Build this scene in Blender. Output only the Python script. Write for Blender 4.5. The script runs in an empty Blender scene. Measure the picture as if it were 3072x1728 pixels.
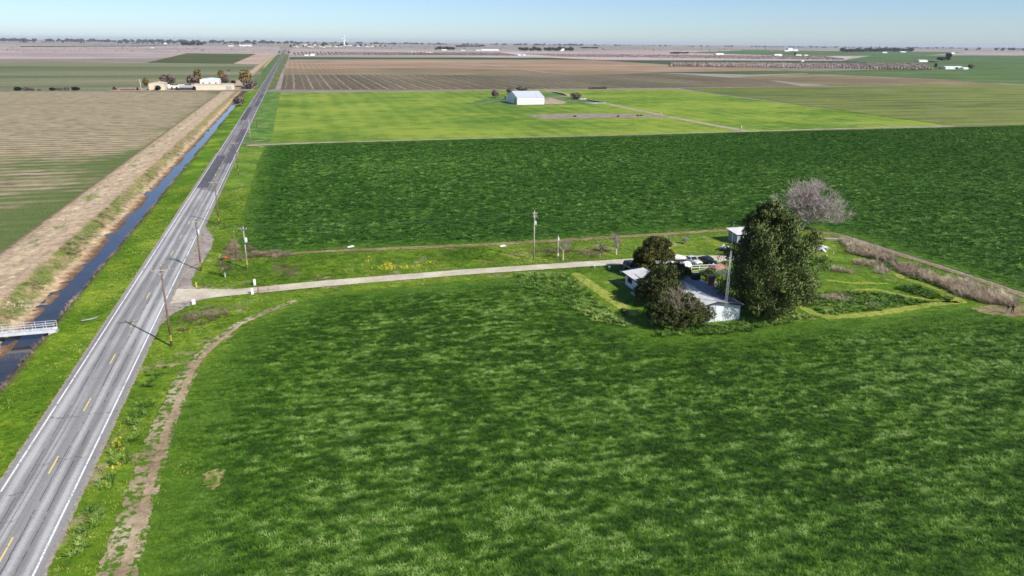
import bpy, bmesh, math, random
import numpy as np
from mathutils import Vector, Matrix

# ------------------------------------------------------------------ camera, sky, sun, exposure
random.seed(7); rng = np.random.default_rng(7)
SC = bpy.context.scene
COL = SC.collection
FPX, CAM_H, HOR_Y, HOR_S, ROAD_VP = 2250.0, 44.0, 128.0, 0.0085, 871.0   # survey of the photo, 3072 px wide
def _ray(x, y): return np.array([x - 1536.0, -(y - 864.0), -FPX])
_a, _b = _ray(0, HOR_Y - HOR_S * 1536), _ray(3072, HOR_Y + HOR_S * 1536)
_up = np.cross(_b, _a); _up /= np.linalg.norm(_up)
_fw = _ray(ROAD_VP, HOR_Y + HOR_S * (ROAD_VP - 1536)); _fw -= _up * _fw.dot(_up); _fw /= np.linalg.norm(_fw)
ROT = np.array([np.cross(_fw, _up), _fw, _up])
def g(x, y, z=0.0):
    """Survey: photo pixel -> world point on the level z (Y runs along the road)."""
    d = ROT @ _ray(x, y); t = (z - CAM_H) / d[2]
    return np.array([d[0] * t, d[1] * t])
def gd(x, y, z=0.0): return g(x * 3072 / 2576, y * 3072 / 2576, z)

cam = bpy.data.cameras.new('camera'); cam_o = bpy.data.objects.new('camera', cam); COL.objects.link(cam_o)
cam.sensor_width = 36; cam.lens = FPX / 3072 * 36; cam.clip_start = 0.5; cam.clip_end = 120000
cam_o.matrix_world = Matrix.Translation((0, 0, CAM_H)) @ Matrix(ROT.tolist()).to_4x4()
SC.camera = cam_o

SUN_AZ, SUN_EL = 146.0, 38.0      # degrees clockwise from +Y
W = bpy.data.worlds.new('World'); SC.world = W; W.use_nodes = True
wn = W.node_tree.nodes; wn.clear()
sky = wn.new('ShaderNodeTexSky'); sky.sky_type = 'NISHITA'; sky.sun_disc = False
sky.sun_elevation = math.radians(SUN_EL); sky.sun_rotation = math.radians(SUN_AZ)
sky.altitude = 0; sky.air_density = 0.7; sky.dust_density = 0.3; sky.ozone_density = 5.0
bg = wn.new('ShaderNodeBackground'); bg.inputs['Strength'].default_value = 0.098
wo = wn.new('ShaderNodeOutputWorld')
W.node_tree.links.new(sky.outputs[0], bg.inputs[0]); W.node_tree.links.new(bg.outputs[0], wo.inputs[0])
sun = bpy.data.lights.new('sun', 'SUN'); sun.energy = 4.2; sun.angle = math.radians(0.53); sun.color = (1, .955, .89)
sun_o = bpy.data.objects.new('sun', sun); COL.objects.link(sun_o)
_az, _el = math.radians(SUN_AZ), math.radians(SUN_EL)
SUN_DIR = Vector((math.sin(_az) * math.cos(_el), math.cos(_az) * math.cos(_el), math.sin(_el)))
sun_o.rotation_euler = SUN_DIR.to_track_quat('Z', 'Y').to_euler(); sun_o.location = (0, -50, 200)
vs = SC.view_settings; vs.view_transform = 'Standard'; vs.look = 'None'; vs.exposure = 0.42; vs.gamma = 1; vs.use_curve_mapping = False
SC.cycles.transparent_max_bounces = 12; SC.cycles.max_bounces = 5; SC.cycles.diffuse_bounces = 2; SC.cycles.glossy_bounces = 2; SC.cycles.volume_bounces = 0

# ------------------------------------------------------------------ material helpers
def srgb(r, gg, b):
    f = lambda c: (c / 255 / 12.92) if c / 255 <= .04045 else ((c / 255 + .055) / 1.055) ** 2.4
    return (f(r), f(gg), f(b), 1)
class NT:
    def __init__(s, name):
        s.m = bpy.data.materials.new(name); s.m.use_nodes = True
        s.t = s.m.node_tree; s.t.nodes.clear()
        s.out = s.n('ShaderNodeOutputMaterial'); s.bsdf = s.n('ShaderNodeBsdfPrincipled')
        s.l(s.bsdf.outputs[0], s.out.inputs[0]); s._pos = None
    def n(s, ty): return s.t.nodes.new(ty)
    def l(s, a, b): s.t.links.new(a, b)
    def _in(s, sock, v):
        if hasattr(v, 'is_linked') or isinstance(v, bpy.types.NodeSocket): s.l(v, sock)
        else: sock.default_value = v
    def pos(s):
        if s._pos is None: s._pos = s.n('ShaderNodeNewGeometry').outputs['Position']
        return s._pos
    def obj(s): return s.n('ShaderNodeTexCoord').outputs['Object']
    def attr(s, name, out='Fac'):
        a = s.n('ShaderNodeAttribute'); a.attribute_name = name; return a.outputs[out]
    def vec(s, v, scale=(1, 1, 1), rotz=0, loc=(0, 0, 0)):
        m = s.n('ShaderNodeMapping'); s.l(v, m.inputs[0]); m.inputs['Scale'].default_value = scale
        m.inputs['Rotation'].default_value = (0, 0, rotz); m.inputs['Location'].default_value = loc
        return m.outputs[0]
    def noise(s, size, detail=4, rough=.55, v=None, dist=0.0, stretch=(1, 1, 1), rotz=0, loc=(0, 0, 0)):
        """size = world size in metres of one blob"""
        x = s.n('ShaderNodeTexNoise'); x.inputs['Scale'].default_value = 1.0
        k = 1.0 / size
        s.l(s.vec(v if v is not None else s.pos(), (k * stretch[0], k * stretch[1], k * stretch[2]), rotz, loc), x.inputs['Vector'])
        x.inputs['Detail'].default_value = detail; x.inputs['Roughness'].default_value = rough; x.inputs['Distortion'].default_value = dist
        return x.outputs['Fac']
    def ramp(s, fac, stops, interp='LINEAR'):
        r = s.n('ShaderNodeValToRGB'); r.color_ramp.interpolation = interp
        e = r.color_ramp.elements
        while len(e) < len(stops): e.new(.5)
        for i, (p, c) in enumerate(stops):
            e[i].position = p; e[i].color = c if hasattr(c, '__len__') else (c, c, c, 1)
        s.l(fac, r.inputs[0]); return r.outputs[0]
    def mix(s, fac, a, b, mode='MIX'):
        m = s.n('ShaderNodeMix'); m.data_type = 'RGBA'; m.blend_type = mode; m.clamp_factor = True
        s._in(m.inputs[0], fac); s._in(m.inputs[6], a); s._in(m.inputs[7], b); return m.outputs[2]
    def math(s, op, a, b=0.0, c=None, clamp=False):
        m = s.n('ShaderNodeMath'); m.operation = op; m.use_clamp = clamp
        s._in(m.inputs[0], a); s._in(m.inputs[1], b)
        if c is not None: s._in(m.inputs[2], c)
        return m.outputs[0]
    def sep(s, v):
        x = s.n('ShaderNodeSeparateXYZ'); s.l(v, x.inputs[0]); return x.outputs
    def rng(s, v, a, b, c=0.0, d=1.0):
        m = s.n('ShaderNodeMapRange'); s._in(m.inputs[0], v)
        for i, k in enumerate((a, b, c, d)): m.inputs[1 + i].default_value = k
        return m.outputs[0]
    def bump(s, h, strength, dist):
        b = s.n('ShaderNodeBump'); b.inputs['Strength'].default_value = strength; b.inputs['Distance'].default_value = dist
        s.l(h, b.inputs['Height']); s.l(b.outputs[0], s.bsdf.inputs['Normal'])
    def set(s, **k):
        for a, v in k.items():
            s._in(s.bsdf.inputs[{'col': 'Base Color', 'rough': 'Roughness', 'spec': 'Specular IOR Level', 'metal': 'Metallic'}[a]], v)
        return s.m
    def feather(s, amp, size, detail=5):
        """ragged natural edge: attribute fd = distance (m) inside the outline"""
        fd = s.attr('fd'); nz = s.noise(size, detail, .65, loc=(31.3, 7.1, 0))
        a = s.math('GREATER_THAN', s.math('ADD', fd, s.math('MULTIPLY', s.math('SUBTRACT', nz, .5), 2 * amp)), 0.0)
        tr = s.n('ShaderNodeBsdfTransparent'); mx = s.n('ShaderNodeMixShader')
        s.l(a, mx.inputs[0]); s.l(tr.outputs[0], mx.inputs[1]); s.l(s.bsdf.outputs[0], mx.inputs[2]); s.l(mx.outputs[0], s.out.inputs[0])

MATS = {}
def plain(name, col, rough=.7, var=.18, size=.6, spec=.3, metal=0, bump=0, obj=True, detail=4):
    """painted / built surface: base colour with grime and slight unevenness"""
    if name in MATS: return MATS[name]
    t = NT(name); v = t.obj() if obj else t.pos()
    nz = t.noise(size, detail, .6, v)
    d = tuple(max(0, c * (1 - var * 1.6)) for c in col[:3]) + (1,); u = tuple(min(1, c * (1 + var)) for c in col[:3]) + (1,)
    t.set(col=t.ramp(nz, [(.3, d), (.62, u)]), rough=t.rng(nz, .2, .8, max(0, rough - .1), min(1, rough + .12)), spec=spec, metal=metal)
    if bump: t.bump(t.noise(size * .25, 3, .6, v), bump, .05)
    MATS[name] = t.m; return t.m

def field_mat(name, cols, big=45, mid=4, fine=.6, stretch=(1, 1, 1), rows=None, bump=.5, bdist=.15, bigw=.45, rough=.95, contrast=.12, feather=None, detail=5):
    """cols: dark, middle, light. rows=(period m, strength, rotz): drilled rows"""
    t = NT(name)
    nb = t.noise(big, 3, .5, stretch=stretch); nm = t.noise(mid, detail, .62, dist=.6, stretch=stretch); nf = t.noise(fine, 3, .6)
    f = t.math('ADD', t.math('MULTIPLY', nb, bigw), t.math('MULTIPLY', nm, 1 - bigw))
    f = t.math('ADD', f, t.math('MULTIPLY', t.math('SUBTRACT', nf, .5), .35))
    if rows:
        for (per, st, rz) in rows:
            xw = t.sep(t.vec(t.pos(), (1, 1, 1), rz))[0]
            wob = t.math('ADD', xw, t.math('MULTIPLY', t.noise(per * 6, 3), per * .5))
            w = t.math('SINE', t.math('MULTIPLY', wob, 2 * math.pi / per))
            f = t.math('ADD', f, t.math('MULTIPLY', t.math('MULTIPLY', w, t.rng(t.noise(per * 5, 3, loc=(9, 3, 0)), .3, .7, .3, 1)), st))
    c = t.ramp(f, [(.5 - contrast, cols[0]), (.5, cols[1]), (.5 + contrast, cols[2])])
    t.set(col=c, rough=rough, spec=.15)
    if bump: t.bump(t.math('ADD', t.math('MULTIPLY', nf, .5), nm), bump, bdist)
    if feather: t.feather(*feather)
    return t.m

# ------------------------------------------------------------------ object helpers
def tag(o, label=None, cat=None, group=None, kind=None):
    if label: o['label'] = label
    if cat: o['category'] = cat
    if group: o['group'] = group
    if kind: o['kind'] = kind
    return o
def link(o, parent=None):
    COL.objects.link(o)
    if parent is not None: o.parent = parent
    return o
def mesh_obj(name, verts, faces, mat, parent=None, smooth=False):
    me = bpy.data.meshes.new(name); me.from_pydata([tuple(v) for v in verts], [], faces)
    for m in (mat if isinstance(mat, (list, tuple)) else [mat]): me.materials.append(m)
    if smooth: me.shade_smooth()
    me.update(); return link(bpy.data.objects.new(name, me), parent)
def quads_obj(name, V, mat, parent=None, nper=4, attr=None, nrm=None):
    """V: (n, nper, 3) array of separate polygons, made fast"""
    n = V.shape[0]; me = bpy.data.meshes.new(name)
    if nrm is not None:      # turn every leaf's face to the outside of its clump
        gn = np.cross(V[:, 1] - V[:, 0], V[:, 3] - V[:, 0]); fl = (gn * nrm).sum(1) < 0; V = V.copy(); V[fl] = V[fl][:, ::-1]
    me.vertices.add(n * nper); me.vertices.foreach_set('co', V.reshape(-1).astype(np.float32))
    me.loops.add(n * nper); me.loops.foreach_set('vertex_index', np.arange(n * nper, dtype=np.int32))
    me.polygons.add(n); me.polygons.foreach_set('loop_start', np.arange(n, dtype=np.int32) * nper)
    me.update(calc_edges=True)
    if attr is not None:
        a = me.attributes.new('rnd', 'FLOAT', 'FACE'); a.data.foreach_set('value', attr.astype(np.float32))
    if nrm is not None:
        me.shade_smooth(); me.normals_split_custom_set(np.repeat(nrm, nper, 0).tolist())
    me.materials.append(mat); return link(bpy.data.objects.new(name, me), parent)
def empty(name, loc=(0, 0, 0), rz=0.0):
    o = bpy.data.objects.new(name, None); o.empty_display_size = .3; link(o); o.location = loc; o.rotation_euler = (0, 0, rz); return o
def copy_tree(o, parent=None):
    c = o.copy(); COL.objects.link(c)
    if parent is not None: c.parent = parent
    for ch in list(o.children): copy_tree(ch, c)
    return c
class MB:
    def __init__(s): s.v = []; s.f = []
    def add(s, vs, fs):
        k = len(s.v); s.v += [tuple(map(float, v)) for v in vs]; s.f += [tuple(i + k for i in f) for f in fs]; return s
    def box(s, x0, x1, y0, y1, z0, z1):
        return s.add([(x0, y0, z0), (x1, y0, z0), (x1, y1, z0), (x0, y1, z0), (x0, y0, z1), (x1, y0, z1), (x1, y1, z1), (x0, y1, z1)],
                     [(0, 3, 2, 1), (4, 5, 6, 7), (0, 1, 5, 4), (1, 2, 6, 5), (2, 3, 7, 6), (3, 0, 4, 7)])
    def bar(s, a, b, w, h=None):
        a, b = Vector(a), Vector(b); d = (b - a).normalized(); h = h or w
        u = d.cross(Vector((0, 0, 1)));
        if u.length < 1e-3: u = Vector((1, 0, 0))
        u.normalize(); n = u.cross(d)
        vs = [p + u * sx * w / 2 + n * sz * h / 2 for p in (a, b) for sx, sz in ((-1, -1), (1, -1), (1, 1), (-1, 1))]
        return s.add(vs, [(3, 2, 1, 0), (4, 5, 6, 7), (0, 1, 5, 4), (1, 2, 6, 5), (2, 3, 7, 6), (3, 0, 4, 7)])
    def tube(s, pts, rad, n=6, cap=True):
        pts = [Vector(p) for p in pts]
        if not hasattr(rad, '__len__'): rad = [rad] * len(pts)
        vs, fs = [], []; pu = None
        for i, p in enumerate(pts):
            d = (pts[min(i + 1, len(pts) - 1)] - pts[max(i - 1, 0)]).normalized()
            u = pu - d * pu.dot(d) if pu is not None else d.cross(Vector((.31, .17, .93)))
            if u.length < 1e-4: u = d.cross(Vector((1, 0, 0)))
            u.normalize(); pu = u; w = d.cross(u)
            vs += [p + (u * math.cos(2 * math.pi * j / n) + w * math.sin(2 * math.pi * j / n)) * rad[i] for j in range(n)]
        for i in range(len(pts) - 1):
            for j in range(n): k = (j + 1) % n; fs.append((i * n + j, i * n + k, (i + 1) * n + k, (i + 1) * n + j))
        if cap: fs.append(tuple(range(n - 1, -1, -1))); fs.append(tuple((len(pts) - 1) * n + j for j in range(n)))
        return s.add(vs, fs)
    def lathe(s, prof, n=12, c=(0, 0, 0)):
        return s.tube([(c[0], c[1], c[2] + z) for r, z in prof], [max(r, 1e-3) for r, z in prof], n)
    def build(s, name, mat, parent=None, smooth=False): return mesh_obj(name, s.v, s.f, mat, parent, smooth)
def poly_dist(px, py, poly):
    """signed distance, + inside"""
    poly = np.asarray(poly, float); n = len(poly); d = np.full(px.shape, 1e9); ins = np.zeros(px.shape, bool)
    for i in range(n):
        a, b = poly[i], poly[(i + 1) % n]; e = b - a; L = e.dot(e) + 1e-12
        t = np.clip(((px - a[0]) * e[0] + (py - a[1]) * e[1]) / L, 0, 1)
        d = np.minimum(d, np.hypot(px - a[0] - t * e[0], py - a[1] - t * e[1]))
        c = ((a[1] > py) != (b[1] > py)) & (px < (b[0] - a[0]) * (py - a[1]) / (b[1] - a[1] + 1e-12) + a[0])
        ins ^= c
    return np.where(ins, d, -d)
def path_dist(px, py, pts, width):
    pts = np.asarray(pts, float); d = np.full(px.shape, -1e9)
    if not hasattr(width, '__len__'): width = [width] * len(pts)
    for i in range(len(pts) - 1):
        a, b = pts[i], pts[i + 1]; e = b - a; L = e.dot(e) + 1e-12
        t = np.clip(((px - a[0]) * e[0] + (py - a[1]) * e[1]) / L, 0, 1)
        d = np.maximum(d, (width[i] * (1 - t) + width[i + 1] * t) / 2 - np.hypot(px - a[0] - t * e[0], py - a[1] - t * e[1]))
    return d
def sheet(name, dist, bbox, z, mat, res=1.0, pad=1.5):
    """ground cover laid on the land; vertices carry their distance inside the outline (fd)"""
    x0, y0, x1, y1 = bbox[0] - pad, bbox[1] - pad, bbox[2] + pad, bbox[3] + pad
    nx, ny = max(2, int((x1 - x0) / res) + 1), max(2, int((y1 - y0) / res) + 1)
    X, Y = np.meshgrid(np.linspace(x0, x1, nx), np.linspace(y0, y1, ny)); D = dist(X.ravel(), Y.ravel())
    idx = np.arange(nx * ny).reshape(ny, nx)
    q = np.stack([idx[:-1, :-1], idx[:-1, 1:], idx[1:, 1:], idx[1:, :-1]], -1).reshape(-1, 4)
    q = q[D[q].max(1) > -pad]
    used = np.unique(q); rm = np.full(nx * ny, -1); rm[used] = np.arange(len(used)); q = rm[q]
    V = np.stack([X.ravel(), Y.ravel(), np.full(nx * ny, z)], 1)[used]
    o = mesh_obj(name, V, q.tolist(), mat); a = o.data.attributes.new('fd', 'FLOAT', 'POINT'); a.data.foreach_set('value', D[used].astype(np.float32))
    return tag(o, kind='structure')
def bb(p, w=0): p = np.asarray(p); return (p[:, 0].min() - w, p[:, 1].min() - w, p[:, 0].max() + w, p[:, 1].max() + w)
def poly_sheet(name, poly, z, mat, res=1.0, pad=1.5): return sheet(name, lambda X, Y: poly_dist(X, Y, poly), bb(poly), z, mat, res, pad)
def path_sheet(name, pts, width, z, mat, res=.5, pad=1.0): return sheet(name, lambda X, Y: path_dist(X, Y, pts, width), bb(pts, np.max(width) / 2), z, mat, res, pad)
def far_field(name, px, z, mat):
    """a flat field far away given by its surveyed corners"""
    p = [g(x, y) for x, y in px]
    return tag(mesh_obj(name, [(q[0], q[1], z) for q in p], [tuple(range(len(p)))], mat), kind='structure')
def vnoise(x, y, s, seed=0):
    """smooth value noise in numpy"""
    r = np.random.default_rng(seed); T = r.random((64, 64)); x = np.asarray(x) / s; y = np.asarray(y) / s
    xi, yi = np.floor(x).astype(int), np.floor(y).astype(int); fx, fy = x - xi, y - yi
    fx, fy = fx * fx * (3 - 2 * fx), fy * fy * (3 - 2 * fy)
    q = lambda a, b: T[a % 64, b % 64]
    return (q(xi, yi) * (1 - fx) + q(xi + 1, yi) * fx) * (1 - fy) + (q(xi, yi + 1) * (1 - fx) + q(xi + 1, yi + 1) * fx) * fy - .5

# ------------------------------------------------------------------ colours of the place (base colours)
WH_D, WH_M, WH_L = srgb(20, 46, 10), srgb(42, 76, 22), srgb(112, 140, 74)
GR_D, GR_M, GR_L = srgb(66, 96, 14), srgb(98, 130, 26), srgb(140, 160, 48)
DIRT_D, DIRT_M, DIRT_L = srgb(128, 108, 86), srgb(168, 148, 122), srgb(196, 178, 152)

def wheat_mat():
    """the stand of young wheat seen between its tufts, thinner and yellower along the margins"""
    t = NT('wheat_crop')
    n1 = t.noise(2.4, 3, .65, stretch=(.62, 1.25, 1), rotz=.12); n2 = t.noise(24, 2, .5)
    f = t.math('ADD', t.math('MULTIPLY', n1, .7), t.math('MULTIPLY', n2, .3))
    c = t.ramp(f, [(.34, srgb(34, 62, 14)), (.52, srgb(58, 92, 28)), (.68, srgb(88, 118, 54))])  # lighter stops paint light caught by wind-blown leaves into the crop colour
    edge = t.rng(t.attr('fd'), .5, 7.0, .8, 0)
    c = t.mix(edge, c, t.ramp(n1, [(.35, srgb(62, 94, 18)), (.62, srgb(104, 136, 34))]))
    t.set(col=c, rough=.8, spec=.15); t.feather(.8, 1.2, 3); return t.m
M_WHEAT = wheat_mat()
def grass_mat(name, cols, feather=(.7, 1.0), mid=1.8, dry=0.0):
    t = NT(name)
    n1 = t.noise(12, 3, .5); n2 = t.noise(mid, 5, .65, dist=.5); n3 = t.noise(.35, 3, .6)
    f = t.math('ADD', t.math('ADD', t.math('MULTIPLY', n1, .4), t.math('MULTIPLY', n2, .4)), t.math('MULTIPLY', n3, .2))
    c = t.ramp(f, [(.36, cols[0]), (.5, cols[1]), (.62, cols[2])])
    if dry: c = t.mix(t.ramp(t.noise(7, 5, .65, loc=(3, 8, 1)), [(.62 - dry * .3, 0.0), (.70 - dry * .25, 1.0)]), c, t.ramp(n2, [(.35, srgb(128, 112, 84)), (.65, srgb(184, 168, 132))]))
    t.set(col=c, rough=.85, spec=.2); t.bump(t.math('ADD', t.math('MULTIPLY', n3, .6), n2), .7, .18)
    if feather: t.feather(*feather)
    return t.m
M_VERGE = grass_mat('verge_grass', (GR_D, GR_M, GR_L), dry=.15)
M_YARD = grass_mat('yard_grass', (srgb(54, 86, 14), srgb(88, 122, 24), srgb(136, 154, 44)), dry=.1)
M_STRIP = grass_mat('strip_grass', (srgb(54, 90, 12), srgb(84, 124, 20), srgb(122, 152, 36)), dry=.12)
M_WEEDS = grass_mat('tall_weeds', (srgb(32, 62, 16), srgb(60, 92, 30), srgb(104, 132, 56)), mid=.9, dry=.12)
M_MOWN = grass_mat('mown_edge', (srgb(112, 134, 44), srgb(152, 162, 66), srgb(182, 180, 98)), mid=.9)
M_DRYGRASS = grass_mat('dry_thatch', (srgb(120, 100, 76), srgb(164, 144, 112), srgb(204, 186, 150)), mid=.8)
def dirt_mat(name, cols, feather=(.5, .6), grass=.0):
    t = NT(name); n1 = t.noise(5, 5, .6); n2 = t.noise(.5, 4, .65)
    f = t.math('ADD', t.math('MULTIPLY', n1, .6), t.math('MULTIPLY', n2, .4))
    c = t.ramp(f, [(.36, cols[0]), (.5, cols[1]), (.63, cols[2])])
    if grass: c = t.mix(t.ramp(t.noise(1.1, 6, .7, loc=(5, 1, 0)), [(.62 - grass * .3, 0.0), (.66 - grass * .25, 1.0)]), c, srgb(82, 114, 28))
    t.set(col=c, rough=.95, spec=.1); t.bump(f, .6, .12); t.feather(*feather); return t.m
M_TRACK = dirt_mat('dirt_track', (srgb(126, 106, 84), srgb(164, 146, 118), srgb(196, 180, 152)), (.8, 1.3), grass=.5)
M_DRIVE = dirt_mat('gravel_drive', (srgb(176, 164, 142), srgb(202, 190, 168), srgb(222, 212, 192)), (.3, .7))
M_PATHFAR = dirt_mat('farm_track', (srgb(140, 124, 100), srgb(172, 156, 132), srgb(196, 182, 160)), (1.0, 3))
M_STUBBLE = dirt_mat('field_edge_stubble', (srgb(112, 94, 70), srgb(146, 126, 98), srgb(172, 154, 122)), (.6, .8), grass=.25)

# ------------------------------------------------------------------ land: one sheet to the horizon with the ditch cut into it
PX = [-66, -63.6, -62.2, -60, -57, -53, -51.2, -50, -48.8, -47.4, -46.2, -45.3, -43.6, -42.2, -41.5, -40.7, -39.4, -36, -32.6, -31]
PZ = [0, 0, .35, .5, .42, .6, .5, -.05, -.62, -1.2, -1.5, -1.74, -2.3, -1.9, -1.3, -.72, -.5, -.32, -.05, 0]
def ditch_z(x, y):
    m = np.where(y < 700, np.clip((632 - y) / 22, 0, 1), np.clip((y - 800) / 30, 0, 1) * np.clip((3200 - y) / 300, 0, 1))
    lump = vnoise(x, y, 2.1, 3) * .5 + vnoise(x, y, 5.5, 4) * .55 + vnoise(x, y, .9, 5) * .28
    bank = np.interp(x, [-64, -61, -46.5, -45], [0, 1, 1, 0]) * np.where(y < 760, 1, .2)
    xs = x + vnoise(x * .2, y, 9, 8) * 1.6 * np.interp(x, [-60, -50, -42, -36], [0, 1, .5, 0])
    gul = np.abs(np.sin(y * .9 + vnoise(x, y, 7, 61) * 7 + x * .3)) ** .6 * vnoise(y * 0, y, 11, 62) * 1.6 * np.interp(x, [-52, -50, -47, -46], [0, 1, 1, 0])
    lump = lump - np.abs(gul) * .9
    return np.interp(xs, PX, PZ) * m + lump * bank * np.clip((745 - y) / 20, 0, 1)
def build_land():
    xs = np.concatenate([[-45000, -12000, -4000, -1500, -600, -250, -120, -80], np.arange(-66, -30.9, .7), [-24, -10, 60, 200, 600, 1500, 4000, 12000, 45000]])
    ys = np.concatenate([[-3000, -300, 0], np.arange(40, 160, .8), np.arange(160, 330, 1.2), np.arange(330, 650, 2.5), np.arange(650, 900, 10), [1000, 1300, 1700, 2300, 2900, 3200, 4200, 6000, 9000, 15000, 45000]])
    X, Y = np.meshgrid(xs, ys); Z = np.where((X > -66.1) & (X < -30.9), ditch_z(X, Y), 0.0)
    nx, ny = len(xs), len(ys); idx = np.arange(nx * ny).reshape(ny, nx)
    q = np.stack([idx[:-1, :-1], idx[:-1, 1:], idx[1:, 1:], idx[1:, :-1]], -1).reshape(-1, 4)
    t = NT('open_land')      # far plain: bare orchards and ploughland
    n1 = t.noise(900, 4, .6, stretch=(.35, 1.4, 1)); n2 = t.noise(120, 4, .6, stretch=(.5, 1.4, 1)); n3 = t.noise(18, 4, .6)
    f = t.math('ADD', t.math('ADD', t.math('MULTIPLY', n1, .45), t.math('MULTIPLY', n2, .35)), t.math('MULTIPLY', n3, .2))
    t.set(col=t.ramp(f, [(.38, srgb(108, 112, 84)), (.46, srgb(140, 130, 116)), (.53, srgb(160, 148, 138)), (.62, srgb(180, 166, 156))]), rough=.95, spec=.1); land = t.m
    t = NT('ditch_corridor'); x, y, z = t.sep(t.pos())
    nb = t.noise(3.2, 6, .68, dist=.8); ns = t.noise(.6, 5, .68)
    xx = t.math('ADD', x, t.math('ADD', t.math('MULTIPLY', t.math('SUBTRACT', nb, .5), 3.6), t.math('MULTIPLY', t.math('SUBTRACT', ns, .5), 1.5)))
    u = t.rng(xx, -66, -31)
    s = lambda v: (v + 66) / 35
    band = t.ramp(u, [(0, srgb(122, 112, 82)), (s(-63.4), srgb(132, 120, 90)), (s(-62.6), srgb(182, 160, 132)), (s(-57), srgb(196, 174, 146)), (s(-52.2), srgb(186, 162, 134)),
                      (s(-51.4), srgb(150, 138, 94)), (s(-50), srgb(146, 134, 92)), (s(-49), srgb(168, 148, 112)), (s(-48), srgb(196, 174, 138)), (s(-47), srgb(176, 148, 116)), (s(-46.2), srgb(132, 104, 80)), (s(-44.5), srgb(88, 72, 58)),
                      (s(-42.3), srgb(96, 82, 62)), (s(-41.4), srgb(134, 118, 88)), (s(-40.6), srgb(104, 108, 58)), (s(-39.8), GR_M), (1, GR_M)][:32])
    dirtmix = t.ramp(t.noise(1.3, 6, .7, loc=(4, 2, 0)), [(.36, .62), (.52, 1.0), (.66, 1.16)])
    c = t.mix(1.0, band, dirtmix, 'MULTIPLY')
    # weeds on the spoil and along the crest, bright grass on the verge
    wmask = t.math('MULTIPLY', t.ramp(t.noise(7, 6, .7, loc=(1, 1, 4), stretch=(1.6, .6, 1)), [(.55, 0.0), (.62, 1.0)]), t.rng(t.math('ABSOLUTE', t.math('ADD', x, 59.5)), 2.0, 4.0, 1, 0))
    wmask2 = t.math('MULTIPLY', t.ramp(t.noise(4.2, 6, .7, loc=(6, 1, 4), stretch=(1.2, .7, 1)), [(.44, 0.0), (.55, 1.0)]), t.rng(t.math('ABSOLUTE', t.math('ADD', x, 50.1)), .9, 2.6, 1, 0))
    wm = t.math('MAXIMUM', t.math('MULTIPLY', wmask, .8), t.math('MULTIPLY', wmask2, t.rng(y, 230, 360, .9, .2)))
    c = t.mix(wm, c, t.ramp(ns, [(.35, srgb(76, 96, 36)), (.65, srgb(124, 140, 62))]))
    n1 = t.noise(11, 3, .5); n2 = t.noise(1.7, 5, .65, dist=.5); n3 = t.noise(.35, 3)
    gf = t.math('ADD', t.math('ADD', t.math('MULTIPLY', n1, .45), t.math('MULTIPLY', n2, .35)), t.math('MULTIPLY', n3, .2))
    c = t.mix(t.rng(xx, -40.6, -39.8), c, t.ramp(gf, [(.37, srgb(64, 98, 16)), (.5, srgb(96, 132, 26)), (.61, srgb(144, 162, 44))]))
    t.set(col=c, rough=.93, spec=.12); t.bump(t.math('ADD', nb, t.math('MULTIPLY', ns, .6)), .85, .3); corr = t.m
    o = mesh_obj('ground', np.stack([X.ravel(), Y.ravel(), Z.ravel()], 1), q.tolist(), [land, corr]); tag(o, kind='structure')
    cx = X.ravel()[q].mean(1); cy = Y.ravel()[q].mean(1)
    o.data.polygons.foreach_set('material_index', ((cx > -66) & (cx < -31) & (cy < 3200)).astype(np.int32)); o.data.update()
build_land()
t = NT('ditch_water_surface'); nz = t.noise(.5, 3, .6, stretch=(1, .5, 1)); t.set(col=t.ramp(t.noise(3, 4, .6), [(.3, srgb(44, 44, 48)), (.7, srgb(66, 62, 62))]), rough=.1, spec=.6); t.bump(nz, .12, .02)
M_WATER = t.m
def water(name, y0, y1):
    ys = np.arange(y0, y1 + .1, 8.0); V = []; F = []
    for i, yy in enumerate(ys): V += [(-47.6, yy, -1.72), (-40.6, yy, -1.72)]
    for i in range(len(ys) - 1): F.append((2 * i, 2 * i + 1, 2 * i + 3, 2 * i + 2))
    tag(mesh_obj(name, V, F, M_WATER), kind='structure')
water('ditch_water', 30, 614); water('canal_water', 815, 2900)

# ------------------------------------------------------------------ fields of the middle distance and the far plain
zf = [0.006]
def F(name, px, mat):
    zf[0] += .012; return far_field(name, px, zf[0], mat)
M_MAUVE = field_mat('bare_orchard_ground', (srgb(138, 126, 116), srgb(172, 157, 148), srgb(200, 184, 174)), 300, 40, 9, (.3, 1.3, 1), bump=0)
M_MAUVE2 = field_mat('pale_orchard_ground', (srgb(164, 145, 140), srgb(191, 173, 168), srgb(215, 198, 194)), 300, 40, 9, (.3, 1.3, 1), bump=0)
M_GREENF = field_mat('far_green_crop', (srgb(70, 92, 50), srgb(85, 109, 59), srgb(105, 127, 72)), 200, 40, 6, (.5, 1.3, 1), bump=0)
M_GREEND = field_mat('far_dark_crop', (srgb(51, 75, 47), srgb(62, 88, 53), srgb(73, 99, 62)), 200, 40, 6, (.5, 1.3, 1), bump=0)
M_BROWN = field_mat('far_ploughland', (srgb(129, 109, 86), srgb(163, 136, 109), srgb(187, 158, 129)), 160, 24, 5, (.3, 1.2, 1), rows=[(9, .05, 0)], bump=.3)
M_BROWN2 = field_mat('far_fallow', (srgb(107, 105, 72), srgb(136, 120, 92), srgb(160, 138, 109)), 140, 24, 5, (.35, 1.2, 1), rows=[(9, .04, 0)], bump=.3)
t = NT('drilled_rows'); x, y, z = t.sep(t.pos())
xw = t.math('ADD', x, t.math('MULTIPLY', t.math('SUBTRACT', t.noise(60, 2), .5), 5))
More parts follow.
